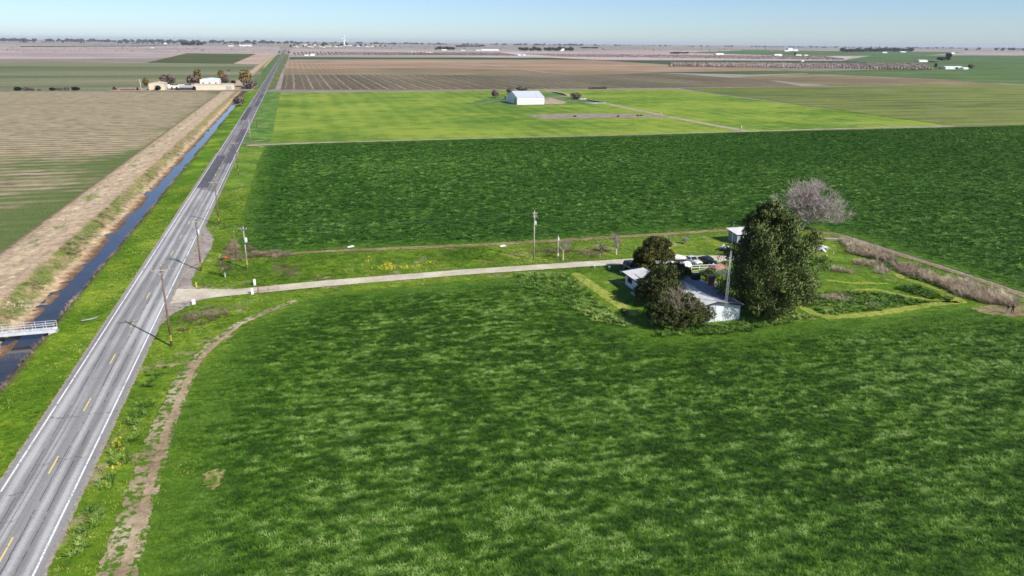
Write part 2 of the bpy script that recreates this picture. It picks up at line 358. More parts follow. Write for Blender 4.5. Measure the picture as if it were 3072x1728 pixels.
def _ln(per, w, off): return t.rng(t.math('ABSOLUTE', t.math('SUBTRACT', t.math('FRACT', t.math('ADD', t.math('DIVIDE', xw, per), off)), .5)), .5 - w * 1.6, .5 - w * .6, 0, 1)
nb = t.noise(130, 3, .5, stretch=(1.4, .4, 1)); nm = t.noise(8, 4, .6, stretch=(1.8, .4, 1))
f = t.math('ADD', t.math('MULTIPLY', nb, .6), t.math('MULTIPLY', nm, .4))
c = t.ramp(f, [(.36, srgb(82, 86, 58)), (.5, srgb(108, 98, 78)), (.64, srgb(128, 112, 92))])
k = t.math('MULTIPLY', t.math('ADD', _ln(17.5, .05, 0), t.math('MULTIPLY', _ln(17.5, .03, .45), .6)), t.rng(t.noise(40, 3, .6), .35, .6, .25, .9))
t.set(col=t.mix(k, c, srgb(168, 152, 130)), rough=.95, spec=.1); M_ROWS = t.m
M_OLIVE = field_mat('olive_crop', (srgb(91, 101, 49), srgb(114, 124, 62), srgb(130, 137, 72)), 120, 20, 3, (.4, 1.2, 1), rows=[(24, .07, math.pi / 2)], bump=.3)
M_LIME = field_mat('lime_crop', (srgb(88, 120, 36), srgb(122, 146, 48), srgb(146, 160, 62)), 75, 11, 1.6, (.85, 1.1, 1), rows=[(12, .03, 0)], bump=.8, bdist=.4, bigw=.5, contrast=.10)
M_LEFT2 = field_mat('left_far_pasture', (srgb(87, 105, 65), srgb(118, 122, 87), srgb(147, 136, 107)), 420, 60, 5, (.15, 1.7, 1), bump=.3, bigw=.6, contrast=.11)
M_OLIVED = field_mat('dark_olive_crop', (srgb(66, 76, 42), srgb(82, 90, 50), srgb(98, 104, 60)), 200, 30, 6, (.4, 1.2, 1), bump=.2)
M_TAN = field_mat('tan_soil', (srgb(155, 133, 118), srgb(184, 160, 142), srgb(202, 177, 158)), 160, 24, 5, (.4, 1.2, 1), bump=.2)
t = NT('left_stubble_field'); x, y, z = t.sep(t.pos())
nb = t.noise(60, 4, .6, stretch=(.35, 1.3, 1)); nm = t.noise(6, 5, .65, stretch=(.5, 1.2, 1)); nf = t.noise(.7, 4, .65)
f = t.math('ADD', t.math('ADD', t.math('MULTIPLY', nb, .38), t.math('MULTIPLY', nm, .42)), t.math('MULTIPLY', nf, .2))
fur = t.math('SINE', t.math('ADD', t.math('MULTIPLY', y, 2 * math.pi / 7.3), t.math('MULTIPLY', t.noise(40, 2, .5), 6)))
furm = t.math('ADD', t.math('MULTIPLY', fur, t.rng(t.noise(30, 3, .6, stretch=(.3, 1.4, 1), loc=(5, 5, 5)), .35, .65, .03, .16)), t.math('MULTIPLY', t.math('SUBTRACT', t.noise(4, 3, .6, stretch=(.6, 1, 1), loc=(7, 1, 2)), .5), .5))
soil = t.ramp(t.math('ADD', t.math('ADD', t.math('MULTIPLY', nm, .5), t.math('MULTIPLY', nf, .5)), furm), [(.34, srgb(112, 100, 76)), (.5, srgb(158, 144, 114)), (.62, srgb(186, 170, 138))])
clod = t.ramp(t.noise(2.6, 3, .6, loc=(2, 9, 0), stretch=(.6, 1, 1)), [(.60, 1.0), (.70, .55)]); soil = t.mix(1.0, soil, clod, 'MULTIPLY')
grs = t.ramp(nf, [(.35, srgb(66, 88, 38)), (.65, srgb(104, 124, 62))])
near = t.rng(y, 250, 380, .075, -.05); edge = t.rng(x, -80, -64, 0, .08)
k = t.ramp(t.math('ADD', t.math('ADD', f, near), edge), [(.50, 0.0), (.60, .9)])
t.set(col=t.mix(k, soil, grs), rough=.95, spec=.1); t.bump(t.math('ADD', nm, t.math('MULTIPLY', nf, .6)), .7, .2); t.feather(.8, 1.5); M_LEFT1 = t.m

OFFL, OFFR = -900, 4000
# far plain, from the horizon towards the viewer
F('orchard_plain', [(OFFL, 150), (OFFL, 121), (810, 140), (838, 141), (845, 168), (-200, 183)], M_MAUVE)
F('green_strip', [(60, 138), (540, 136), (430, 139), (60, 141)], M_GREEND)
F('orchard_plain', [(866, 166), (872, 146), (1600, 152), (2500, 150), (OFFR, 165), (OFFR, 190), (2300, 182), (1650, 172)], M_MAUVE)
F('orchard_plain', [(1100, 163), (1120, 155), (1900, 158), (2560, 170), (2530, 181), (1790, 179)], M_MAUVE2)
F('green_strip', [(2050, 158), (2250, 150), (2900, 156), (2780, 166), (2400, 168)], M_GREENF)
F('green_field', [(2530, 181), (2620, 166), (OFFR, 168), (OFFR, 224), (2800, 215), (2700, 211), (2740, 195)], M_GREENF)
F('dark_green_field', [(1900, 196), (1780, 181), (2540, 182), (2740, 196), (2700, 207), (2400, 200)], M_GREEND)
F('dark_green_field', [(868, 178), (869, 172), (1500, 173), (1650, 173), (1800, 180), (1660, 179)], M_GREEND)
F('ploughed_field', [(852, 224), (862, 180), (1660, 179), (1800, 182), (2080, 198), (2300, 205), (2350, 212), (1980, 212), (1700, 226)], M_BROWN)
F('fallow_field', [(850, 225), (854, 208), (1300, 204), (1700, 213), (2100, 216), (1700, 228)], M_BROWN2)
F('green_field', [(1960, 217), (2350, 212), (2420, 214), (2700, 207), (OFFR, 214), (OFFR, 250), (3072, 252), (2760, 242), (2500, 232), (2420, 220), (2250, 224)], M_GREENF)
F('fallow_field', [(2430, 221), (2800, 237), (3000, 252), (3072, 258), (2500, 257), (2200, 232)], M_BROWN2)
F('row_field', [(842, 269), (852, 224), (1700, 227), (1980, 219), (2300, 240), (2420, 262), (1900, 264), (1500, 269)], M_ROWS)
F('olive_field', [(2040, 265), (2500, 257), (3072, 254), (OFFR, 252), (OFFR, 366), (3072, 376), (2868, 379)], M_OLIVE)
F('pasture', [(OFFL, 271), (OFFL, 188), (0, 187), (430, 189), (700, 192), (795, 194), (778, 232), (700, 266), (400, 272)], M_LEFT2)
F('dark_olive_field', [(440, 188), (560, 160), (768, 162), (700, 191)], M_OLIVED)
F('tan_field', [(700, 191), (768, 162), (838, 160), (795, 193)], M_TAN)
# lime field beyond the wheat and its split right half
M_FEATHER_LIME = M_LIME
LIME = [(-13.5, 358.5), (-12.5, 716), (200, 722), (376, 716), (372, 357)]
tag(mesh_obj('lime_field', [(x, y, .02) for x, y in LIME], [(0, 4, 3, 2, 1)], M_LIME), kind='structure')
zroad = .16
def strip_px(name, px, width, mat, z, res=3.0, pad=2.0):
    return path_sheet(name, [g(*p) for p in px], width, z, mat, res, pad)
strip_px('cross_road', [(-300, 275), (0, 274), (430, 273), (700, 273), (772, 272)], 7, M_PATHFAR, zf[0] + .03)
strip_px('cross_road', [(836, 271.5), (1500, 269.5), (1900, 265.5), (2300, 262), (2700, 258)], 6, M_PATHFAR, zf[0] + .03)
path_sheet('farm_road', [(236, 725), (231, 571), (228, 443), (231, 357)], [4, 6, 6, 6], .05, M_PATHFAR, 1.5)
strip_px('farm_track', [(1640, 270), (1700, 282), (1712, 290), (1640, 294)], 5, M_PATHFAR, zf[0] + .05, 2.0)
strip_px('farm_track', [(1380, 185), (1480, 197), (1640, 218), (1700, 222)], 8, M_PATHFAR, zf[0] + .05, 4.0)
path_sheet('field_path', [(-20, 353), (10, 356), (90, 357), (165, 356), (232, 357), (330, 360), (430, 356), (700, 352)], [5, 3, 2, 1.6, 3, 3, 3, 3], .06, M_PATHFAR, 1.2)
# barn yard
BY = [g(1395, 312), g(1440, 300), g(1560, 278), g(1690, 276), g(1716, 290), g(1815, 308), g(1790, 313), g(1560, 316), g(1480, 315)]
poly_sheet('barn_yard', BY, .05, grass_mat('barnyard_grass', (srgb(60, 98, 34), srgb(88, 122, 48), srgb(126, 138, 76)), (2.0, 6), mid=8, dry=.2), 3, 3)
poly_sheet('barn_apron', [g(1630, 300), g(1645, 292), g(1700, 306), g(1690, 313), g(1636, 312)], .07, M_PATHFAR, 2, 2)
POND = [g(1572, 346), g(1680, 341), g(1890, 341), g(2020, 350), g(1980, 353), g(1800, 354), g(1640, 358)]
poly_sheet('bare_basin', POND, .06, dirt_mat('basin_soil', (srgb(118, 104, 88), srgb(150, 136, 120), srgb(176, 164, 150)), (2.0, 5)), 2, 3)
poly_sheet('left_field', [(-64, 40), (-64, 740), (-1400, 900), (-1400, 40)], .03, M_LEFT1, 8, 8)

# ------------------------------------------------------------------ wheat round the homestead
YARD = [gd(1425, 688), gd(1500, 755), gd(1590, 822), gd(1650, 843), gd(1800, 837), gd(1880, 824), gd(2020, 806), gd(2200, 799), gd(2430, 772), gd(2500, 785), gd(2576, 806), (128, 90), (128.5, 99), (127, 120), (126, 140), (124, 163), (60, 163), (40, 161.5), (44, 137)]
WHEAT_EDGE = [(g(395, 1728)[0] - .3, 35)] + [tuple(g(*p)) for p in ((395, 1728), (460, 1500), (516, 1295), (556, 1194), (590, 1130), (620, 1085), (660, 1040), (730, 985), (800, 950), (890, 912))] + [(1, 133.3), (10, 134.6), (29.5, 136.2), (44, 136.2)]
WHEAT_S = WHEAT_EDGE + [tuple(p) for p in YARD[:11]] + [(190, 92), (190, 35)]
WHEAT_N = [(-15.8, 172), (-13, 166), (4, 164.5), (27, 162.6), (43, 161.8), (60, 161.2), (98, 161), (122, 161.5), (127, 150), (129, 120), (130, 92), (190, 92), (420, 92), (420, 352), (232, 355), (165, 353), (90, 354.5), (10, 354), (-14, 350), (-15.5, 300), (-15.5, 240)]
poly_sheet('wheat_field', WHEAT_S, .09, M_WHEAT, 1.2, 2)
poly_sheet('wheat_field', WHEAT_N, .09, M_WHEAT, 2.0, 3)
# verge on the field side of the road, grass beside the drive, yard
VERGE_R = [(-24.6, 30), (-24.6, 360), (-14, 358), (-13.5, 240), (-13, 172), (-4, 164), (60, 162.5), (60, 143), (42, 134), (1, 131.8), (-4, 129), (-10, 116), (-12, 104), (-13, 86), (-13, 30)]
poly_sheet('verge', VERGE_R, .012, M_VERGE, 2.0, 2)
VERGE_N = [(-24.6, 362), (-24.6, 735), (-12, 735), (-12, 362)]
poly_sheet('verge', VERGE_N, .035, grass_mat('verge_far', (srgb(62, 100, 34), srgb(90, 128, 44), srgb(126, 150, 66)), (1.5, 4), mid=6, dry=.15), 4, 3)
poly_sheet('verge', [(-46, 800), (-32, 800), (-32, 2800), (-46, 2800)], .1, grass_mat('verge_distant', (srgb(66, 96, 44), srgb(86, 112, 54), srgb(110, 124, 70)), (1.5, 8), mid=12, dry=.15), 12, 12)
poly_sheet('verge', [(-24.6, 765), (-12, 765), (-8, 2800), (-24.6, 2800)], .24, grass_mat('verge_olive', (srgb(78, 96, 48), srgb(96, 110, 58), srgb(122, 126, 80)), (1.5, 8), mid=12, dry=.2), 12, 12)
poly_sheet('drive_side_grass', [(-20.5, 143), (60, 143), (60, 160.5), (43, 161), (4, 163.5), (-12, 160), (-18, 165), (-19.5, 150)], .028, M_STRIP, 1.0)
poly_sheet('yard', YARD, .03, M_YARD, 1.0)
# ------------------------------------------------------------------ tracks, drive, road
TRACK_L = [tuple(g(*p)) for p in ((351, 1728), (420, 1500), (485, 1295), (527, 1194), (565, 1115), (600, 1070), (641, 1031), (710, 976), (779, 945), (883, 904))]
TRACK_L = [(TRACK_L[0][0] - .2, 35)] + TRACK_L
path_sheet('dirt_track', TRACK_L, [3.6, 3.4, 3.0, 2.8, 2.6, 2.4, 2.0, 1.8, 1.6, 1.5, .8], .11, M_TRACK, .4)
path_sheet('wheel_rut', [(x + .55, y) for x, y in TRACK_L], [.9, .9, .9, .9, .8, .7, .7, .7, .6, .5, .3], .115, dirt_mat('rut_soil', (srgb(128, 108, 84), srgb(164, 142, 114), srgb(192, 172, 142)), (.35, .7), grass=.1), .3)
path_sheet('field_margin', [(-12, 163.6), (4, 164.2), (27, 162.2), (43, 161.2), (60, 160.9), (80, 160.6), (102, 160.6), (122, 158)], [1, 1.8, 2.2, 2.2, 2.2, 2.2, 2.2, 2], .12, M_STUBBLE, .5)
path_sheet('field_margin', [(122, 158), (124, 146), (126.5, 125), (127.5, 110), (127.5, 97), (130, 91)], [1.6, 1.5, 1.4, 1.4, 2, 3.4], .12, M_STUBBLE, .5)
DRIVE = [(-24.2, 139.5), (-20, 139.7), (-13.6, 139.2), (4.3, 140.6), (30.5, 141.3), (57, 140.8), (66, 140.2), (78, 138.5), (92, 137)]
path_sheet('driveway', DRIVE, [9, 6.5, 3.7, 3.8, 3.6, 3.6, 4.2, 7, 3], .14, M_DRIVE, .5)
APRON = [(-24.2, 122), (-22.8, 129), (-19.5, 135.5), (-15, 138), (-15, 140.8), (-20.4, 142.5), (-21.9, 148), (-21.6, 156), (-20.9, 163), (-20.3, 175), (-20.6, 181), (-22, 188), (-24.2, 197)]
poly_sheet('gravel_pullout', APRON, .13, dirt_mat('pullout_gravel', (srgb(134, 122, 112), srgb(164, 152, 144), srgb(186, 174, 166)), (.9, 1.2), grass=.2), .5)
BARE = [g(610, 1425), g(640, 1412), g(672, 1415), g(664, 1450), g(640, 1475), g(618, 1460)]
poly_sheet('bare_spot', BARE, .2, dirt_mat('bare_spot_soil', (srgb(108, 112, 58), srgb(146, 138, 88), srgb(182, 168, 124)), (1.2, .45), grass=.42), .25)
# people stand on a worn patch; thatch patches
poly_sheet('worn_patch', [gd(2440, 778), gd(2500, 768), gd(2576, 770), (126, 96), (128, 92), gd(2550, 800), gd(2480, 792)], .135, M_STUBBLE, .4)
RX = -28.2
def road_mat():
    t = NT('asphalt'); x, y, z = t.sep(t.pos())
    n1 = t.noise(1.1, 3, .6, stretch=(1, .02, 1)); n2 = t.noise(.25, 3, .7); n3 = t.noise(6, 4, .6, stretch=(1, .4, 1))
    lane = t.math('ABSOLUTE', t.math('ADD', x, 28.2))
    wheel = t.math('ADD', t.rng(t.math('ABSOLUTE', t.math('SUBTRACT', lane, 1.05)), .15, .6, 1, 0), t.rng(t.math('ABSOLUTE', t.math('SUBTRACT', lane, 2.75)), .15, .6, 1, 0))
    f = t.math('ADD', t.math('ADD', t.math('MULTIPLY', n1, .42), t.math('MULTIPLY', n3, .24)), t.math('MULTIPLY', n2, .22))
    f = t.math('ADD', f, t.math('MULTIPLY', wheel, .15))
    old = t.ramp(f, [(.3, srgb(124, 121, 118)), (.48, srgb(152, 149, 146)), (.62, srgb(192, 189, 186))])
    new = t.ramp(f, [(.3, srgb(86, 84, 82)), (.5, srgb(108, 105, 103)), (.64, srgb(134, 130, 127))])
    far = t.math('GREATER_THAN', t.math('ADD', y, t.math('MULTIPLY', x, 1.4)), 205.0)
    c = t.mix(t.math('MULTIPLY', t.rng(y, 240, 700, .55, 1), far), old, new)
    # cracks: long wandering seams and cross cracks
    def crack(xc, w, amp, size, loc):
        wob = t.math('MULTIPLY', t.math('SUBTRACT', t.noise(size, 4, .7, loc=loc), .5), amp)
        return t.math('MULTIPLY', t.math('LESS_THAN', t.math('ABSOLUTE', t.math('SUBTRACT', t.math('ADD', x, wob), xc)), w), t.math('GREATER_THAN', t.noise(5, 4, .7, loc=loc), .47))
    def cross(size, loc, w):
        wob = t.math('ADD', y, t.math('MULTIPLY', t.math('SUBTRACT', t.noise(3, 4, .7, loc=loc), .5), 5))
        fr = t.math('ABSOLUTE', t.math('SUBTRACT', t.math('FRACT', t.math('DIVIDE', wob, size)), .5))
        return t.math('MULTIPLY', t.math('LESS_THAN', fr, w / size), t.math('GREATER_THAN', t.noise(4, 3, .6, loc=loc), .55))
    k = t.math('MAXIMUM', t.math('MAXIMUM', crack(-27.6, .045, .5, 6, (0, 0, 3)), crack(-26.3, .05, .6, 9, (4, 0, 1))), t.math('MAXIMUM', crack(-30.1, .04, .4, 8, (7, 2, 1)), t.math('MAXIMUM', cross(17, (2, 2, 2), .06), cross(11, (5, 8, 2), .05))))
    c = t.mix(t.math('MULTIPLY', k, .75), c, srgb(60, 56, 56))
    t.set(col=c, rough=.85, spec=.3); t.bump(n2, .3, .02); return t.m
M_ASPH = road_mat()
road_y = np.concatenate([np.arange(20, 300, 10), np.arange(300, 1000, 40), np.arange(1000, 4300, 150)])
def strip(name, x0, x1, y0, y1, z, mat, parent=None, step=None):
    ys = np.arange(y0, y1, step) if step else np.array([y0]); ys = np.append(ys, y1)
    V = []; 
    for yy in ys: V += [(x0, yy, z), (x1, yy, z)]
    return mesh_obj(name, V, [(2 * i, 2 * i + 1, 2 * i + 3, 2 * i + 2) for i in range(len(ys) - 1)], mat, parent)
mb = MB(); 
road = strip('road', -32.35, -24.15, 10, 4300, zroad, M_ASPH, step=40); tag(road, kind='structure')
t = NT('road_shoulder'); t.set(col=t.ramp(t.noise(.5, 5, .7), [(.35, srgb(132, 122, 108)), (.65, srgb(176, 166, 150))]), rough=.95); t.feather(.35, .7); M_SHOULD = t.m
path_sheet('road_shoulder', [(-32.3, 30), (-32.3, 330)], .9, .15, M_SHOULD, .35, .6)
path_sheet('road_shoulder', [(-24.2, 30), (-24.2, 330)], .9, .15, M_SHOULD, .35, .6)
def paint(name, c, wear=.42):
    t = NT(name); n = t.noise(.3, 5, .75); n2 = t.noise(4, 3, .6)
    f = t.math('ADD', t.math('MULTIPLY', n, .6), t.math('MULTIPLY', n2, .4))
    t.set(col=t.mix(t.ramp(f, [(wear, 1.0), (wear + .05, .0)]), c, srgb(146, 142, 140)), rough=.7, spec=.3); return t.m
M_WLINE = paint('white_line_paint', srgb(240, 240, 236)); M_YLINE = paint('yellow_line_paint', srgb(240, 212, 128), .38)
strip('edge_line', -31.98, -31.78, 10, 2600, zroad + .006, M_WLINE, road, 40)
strip('edge_line', -24.9, -24.7, 10, 2600, zroad + .006, M_WLINE, road, 40)
dash = None
for i in range(46):
    yc = 67.1 + (i - 2) * 14.78
    if dash is None: dash = strip('centre_dash', -.085, .085, -1.85, 1.85, 0, M_YLINE, road); o = dash
    else: o = dash.copy(); COL.objects.link(o)
    o.location = (RX, yc, zroad + .006)
def patch(x0, x1, y0, y1, c):
    t = NT('asphalt_patch'); n = t.noise(.3, 3, .7); n2 = t.noise(3, 4, .6, stretch=(1, .3, 1))
    t.set(col=t.ramp(t.math('ADD', t.math('MULTIPLY', n, .4), t.math('MULTIPLY', n2, .6)), [(.35, tuple(v * .8 for v in c[:3]) + (1,)), (.65, tuple(v * 1.2 for v in c[:3]) + (1,))]), rough=.88)
    strip('asphalt_patch', x0, x1, y0, y1, zroad + .003, t.m, road, 20)
patch(-31.7, -28.4, 250, 322, srgb(92, 89, 93)); patch(-28.0, -24.9, 300, 420, srgb(96, 93, 97)); patch(-31.7, -28.4, 470, 560, srgb(84, 82, 87))
patch(-28.0, -24.9, 560, 700, srgb(86, 84, 88)); patch(-31.7, -28.6, 395, 440, srgb(140, 134, 134)); patch(-28.1, -24.9, 440, 520, srgb(126, 121, 123))
for yy in (560, 640, 700):   # stop-ahead bars
    strip('road_bar', -27.8, -25.0, yy, yy + 1.2, zroad + .009, M_WLINE, road)
# ------------------------------------------------------------------ scattered growth (real tufts, instanced)
def project(P):
    c = (P - np.array([0, 0, CAM_H])) @ ROT
    w = np.maximum(-c[:, 2], 1e-3); return 1536 + FPX * c[:, 0] / w, 864 - FPX * c[:, 1] / w
def in_view(P, mx=420, my=260):
    x, y = project(P); return (x > -mx) & (x < 3072 + mx) & (y < 1728 + my) & (y > 0)
_GN = {}
def scatter(name, P, rot, scl, tint, template, parent=None):
    me = bpy.data.meshes.new(name); n = len(P)
    me.vertices.add(n); me.vertices.foreach_set('co', P.astype(np.float32).ravel())
    for k, ty, v in (('rot', 'FLOAT_VECTOR', rot), ('scl', 'FLOAT_VECTOR', scl), ('tint', 'FLOAT', tint)):
        a = me.attributes.new(k, ty, 'POINT'); a.data.foreach_set('vector' if ty == 'FLOAT_VECTOR' else 'value', np.asarray(v, np.float32).ravel())
    o = link(bpy.data.objects.new(name, me), parent)
    if template.name not in _GN:
        ng = bpy.data.node_groups.new('tufts_' + template.name, 'GeometryNodeTree')
        ng.interface.new_socket('Geometry', in_out='INPUT', socket_type='NodeSocketGeometry'); ng.interface.new_socket('Geometry', in_out='OUTPUT', socket_type='NodeSocketGeometry')
        gi, go = ng.nodes.new('NodeGroupInput'), ng.nodes.new('NodeGroupOutput'); ip = ng.nodes.new('GeometryNodeInstanceOnPoints')
        oi = ng.nodes.new('GeometryNodeObjectInfo'); oi.inputs['Object'].default_value = template; oi.inputs['As Instance'].default_value = True
        na = ng.nodes.new('GeometryNodeInputNamedAttribute'); na.data_type = 'FLOAT_VECTOR'; na.inputs['Name'].default_value = 'rot'
        nb = ng.nodes.new('GeometryNodeInputNamedAttribute'); nb.data_type = 'FLOAT_VECTOR'; nb.inputs['Name'].default_value = 'scl'
        L = ng.links.new
        L(gi.outputs[0], ip.inputs['Points']); L(oi.outputs['Geometry'], ip.inputs['Instance']); L(na.outputs['Attribute'], ip.inputs['Rotation']); L(nb.outputs['Attribute'], ip.inputs['Scale'])
        L(ip.outputs[0], go.inputs[0]); _GN[template.name] = ng
    m = o.modifiers.new('tufts', 'NODES'); m.node_group = _GN[template.name]
    return o
def blade_mat(name, stops, rough=.6, island=.16, spec=.25):
    t = NT(name)
    a = t.n('ShaderNodeAttribute'); a.attribute_type = 'INSTANCER'; a.attribute_name = 'tint'
    ri = t.n('ShaderNodeNewGeometry').outputs['Random Per Island']
    f = t.math('ADD', a.outputs['Fac'], t.math('MULTIPLY', t.math('SUBTRACT', ri, .5), island * 2))
    t.set(col=t.ramp(f, stops), rough=rough, spec=spec); return t.m
def tuft(name, mat, n=14, h=.42, spread=.34, w=.05, flop=.5, seed=1, segs=2):
    """a clump of arching blades, base on z=0"""
    r = random.Random(seed); V = []; Fc = []
    for i in range(n):
        a = r.uniform(0, 2 * math.pi); rr = spread * math.sqrt(r.random()) * .7
        bx, by = rr * math.cos(a), rr * math.sin(a); b = a + r.uniform(-.9, .9); fl = flop * r.uniform(.5, 1.4); hh = h * r.uniform(.65, 1.1)
        dx, dy = math.cos(b), math.sin(b); px, py = -dy * w / 2, dx * w / 2; k = len(V)
        for s in range(segs + 1):
            u = s / segs; out = fl * h * (u ** 1.6); z = hh * (u - .25 * fl * u * u); ww = (1 - u * .8)
            V += [(bx + dx * out - px * ww, by + dy * out - py * ww, z), (bx + dx * out + px * ww, by + dy * out + py * ww, z)]
        for s in range(segs): Fc.append((k + 2 * s, k + 2 * s + 1, k + 2 * s + 3, k + 2 * s + 2))
    me = bpy.data.meshes.new(name); me.from_pydata(V, [], Fc); me.materials.append(mat); me.shade_smooth(); me.update()
    return bpy.data.objects.new(name, me)
def rand_rot(n, tilt=.15):
    r = np.zeros((n, 3)); r[:, 0] = rng.normal(0, tilt, n); r[:, 1] = rng.normal(0, tilt, n); r[:, 2] = rng.random(n) * 2 * math.pi; return r
def fill(dist, bbox, density, margin=0.0, view=True, maxd=None, mind=None):
    x0, y0, x1, y1 = bbox; n = int((x1 - x0) * (y1 - y0) * density)
    X, Y = rng.uniform(x0, x1, n), rng.uniform(y0, y1, n); P = np.stack([X, Y, np.zeros(n)], 1)
    k = np.ones(n, bool)
    if view: k &= in_view(P)
    d = np.hypot(X, Y)
    if maxd: k &= d < maxd
    if mind: k &= d >= mind
    P = P[k]; D = dist(P[:, 0], P[:, 1]); kk = D > margin; return P[kk], D[kk]
def s3(a, z=None): a = np.asarray(a); return np.stack([a, a, a if z is None else z], 1)

M_BLADE = blade_mat('wheat_blades', [(0, srgb(30, 54, 2)), (.3, srgb(50, 86, 6)), (.55, srgb(82, 124, 22)), (.8, srgb(118, 154, 58)), (1, srgb(148, 176, 92))])
T_WHEAT = tuft('wheat_tuft', M_BLADE, 13, .30, .27, .042, .85, 1)
T_WHEATB = tuft('wheat_clump', M_BLADE, 26, .5, .95, .11, .8, 2)
def wheat_tint(x, y):
    xs = x * .5
    v = vnoise(xs, y, .62, 11) * .95 + vnoise(xs, y, .3, 12) * .75 + vnoise(xs, y, 1.7, 13) * .34 + vnoise(x, y, 13, 14) * .12 + vnoise(x, y, 46, 15) * .38 + vnoise(x * .1, y + x * .06, .6, 16) * .5
    return np.maximum(.50 + v * 1.1, .16)  # pale patches put the sheen of wind-laid leaves into the tint
def wheat(name, poly, dens, maxd, mind, template, sz, label, zs=1.0, calm=1.0, t0=0.0):
    poly = np.asarray(poly, float); bx = bb(poly)
    bx = (bx[0], bx[1], min(bx[2], 420), bx[3])
    P, D = fill(lambda X, Y: poly_dist(X, Y, poly), bx, dens, .25, True, maxd, mind)
    jag = vnoise(P[:, 0], P[:, 1], 2.5, 21) * 2.4; k = (D + jag > .7) & ((poly_dist(P[:, 0], P[:, 1], BARE) + jag * .5 < -.1) | (rng.random(len(P)) < .3)); P, D = P[k], D[k]
    n = len(P); tv = wheat_tint(P[:, 0], P[:, 1])
    far = np.clip((np.hypot(P[:, 0], P[:, 1]) - 150) / 200, 0, 1); tv = .44 + (tv - .44) * (1 - .45 * far) * calm + t0
    e = np.clip(1 - (D + vnoise(P[:, 0], P[:, 1], 6, 22) * 7) / 8, 0, 1); tv = tv * (1 - .6 * e) + .6 * e * .52
    inn = np.clip((D - 4 + vnoise(P[:, 0], P[:, 1], 9, 23) * 10) / 16, 0, 1); tv = np.where(tv > .42, .42 + (tv - .42) * (.35 + .65 * inn), tv); tv = tv + .14 * e
    lie = np.clip(tv, 0, 1); s = sz * rng.uniform(.8, 1.25, n) * (1 - .3 * e)
    P[:, 2] = .08
    r = rand_rot(n, .14); r[:, 1] += lie * .35
    o = scatter(name, P, r, s3(s, zs * s * (1.1 - .35 * lie) * (1 - .35 * e)), tv + rng.normal(0, .05, n), template)
    tag(o, label, 'crop', kind='stuff'); return n
M_BLADEN = blade_mat('wheat_blades_far', [(0, srgb(30, 66, 4)), (.35, srgb(46, 90, 10)), (.6, srgb(78, 120, 30)), (1, srgb(136, 164, 84))], island=.12)
T_WHEATN = tuft('wheat_patch', M_BLADEN, 26, .34, .7, .10, .95, 2)
nw = wheat('wheat', WHEAT_S, 13, 178, None, T_WHEAT, 1.0, 'dark green young wheat filling the near field below the farmhouse', .9, 1.0)
nw2 = wheat('wheat', WHEAT_S, 2.4, 400, 178, T_WHEATN, 1.0, 'dark green wheat at the far right end of the near field', .8)
nw3 = wheat('wheat', WHEAT_N, 2.3, 560, None, T_WHEATN, 1.0, 'dark green wheat of the wide field behind the driveway', .6, .8, -.02)
print('wheat', nw, nw2, nw3)

M_GBLADE = blade_mat('grass_blades', [(0, srgb(62, 86, 14)), (.4, srgb(98, 124, 28)), (.7, srgb(134, 152, 48)), (1, srgb(172, 176, 84))])
M_WBLADE = blade_mat('weed_leaves', [(0, srgb(52, 82, 18)), (.5, srgb(88, 122, 38)), (1, srgb(140, 162, 82))])
M_DBLADE = blade_mat('dry_stalks', [(0, srgb(96, 82, 66)), (.4, srgb(142, 124, 104)), (.75, srgb(184, 166, 140)), (1, srgb(214, 198, 172))], .8)
M_FLOWER = blade_mat('mustard_flowers', [(0, srgb(130, 146, 30)), (.3, srgb(214, 196, 40)), (1, srgb(244, 228, 90))], .6)
T_GRASS = tuft('grass_tuft', M_GBLADE, 12, .16, .3, .05, .9, 3)
T_WEED = tuft('weed_tuft', M_WBLADE, 18, .45, .36, .11, .9, 4)
T_DRY = tuft('dry_tuft', M_DBLADE, 18, .75, .34, .035, .7, 5)
T_THATCH = tuft('thatch_tuft', M_DBLADE, 16, .3, .4, .05, 1.1, 6)
T_FLOWER = tuft('flower_tuft', M_FLOWER, 14, .5, .45, .08, .5, 7)
def grow(name, dist, bbox, dens, template, sz, label, cat, tmul=1.0, z=None, margin=0.1, maxd=260, t0=.42, jag=.8, big=11, parent=None, thin=0.0):
    P, D = fill(dist, bbox, dens, -1, True, maxd)
    k = D + vnoise(P[:, 0], P[:, 1], 1.6, 33) * 2 * jag > margin
    if thin: k &= vnoise(P[:, 0], P[:, 1], 2.2, 34) + .5 > thin
    P = P[k]; n = len(P)
    if n == 0: return None
    P[:, 2] = z(P[:, 0], P[:, 1]) if z else .03
    tv = t0 + (vnoise(P[:, 0], P[:, 1], big, 31) * .8 + vnoise(P[:, 0], P[:, 1], 1.6, 32) * .6) * tmul + rng.normal(0, .07, n)
    s = sz * rng.uniform(.6, 1.35, n); o = scatter(name, P, rand_rot(n, .16), s3(s), tv, template, parent)
    return tag(o, label, cat, kind='stuff')
PD = lambda poly: (lambda X, Y: poly_dist(X, Y, poly))
PA = lambda pts, w: (lambda X, Y: path_dist(X, Y, pts, w))
def minus(a, *others): return lambda X, Y: np.minimum.reduce([a(X, Y)] + [-o(X, Y) for o in others])
d_track, d_drive, d_apron = PA(TRACK_L, 1.9), PA(DRIVE, [9, 6.5, 3.9, 4, 3.9, 3.9, 4.4, 7, 3]), PD(APRON)
grow('verge_grass', minus(PD(VERGE_R), d_track, d_drive, d_apron, PD(YARD)), (-24.4, 45, 60, 300), 4, T_GRASS, 1.0, 'bright green grass growing along the field side of the road', 'grass', maxd=250)
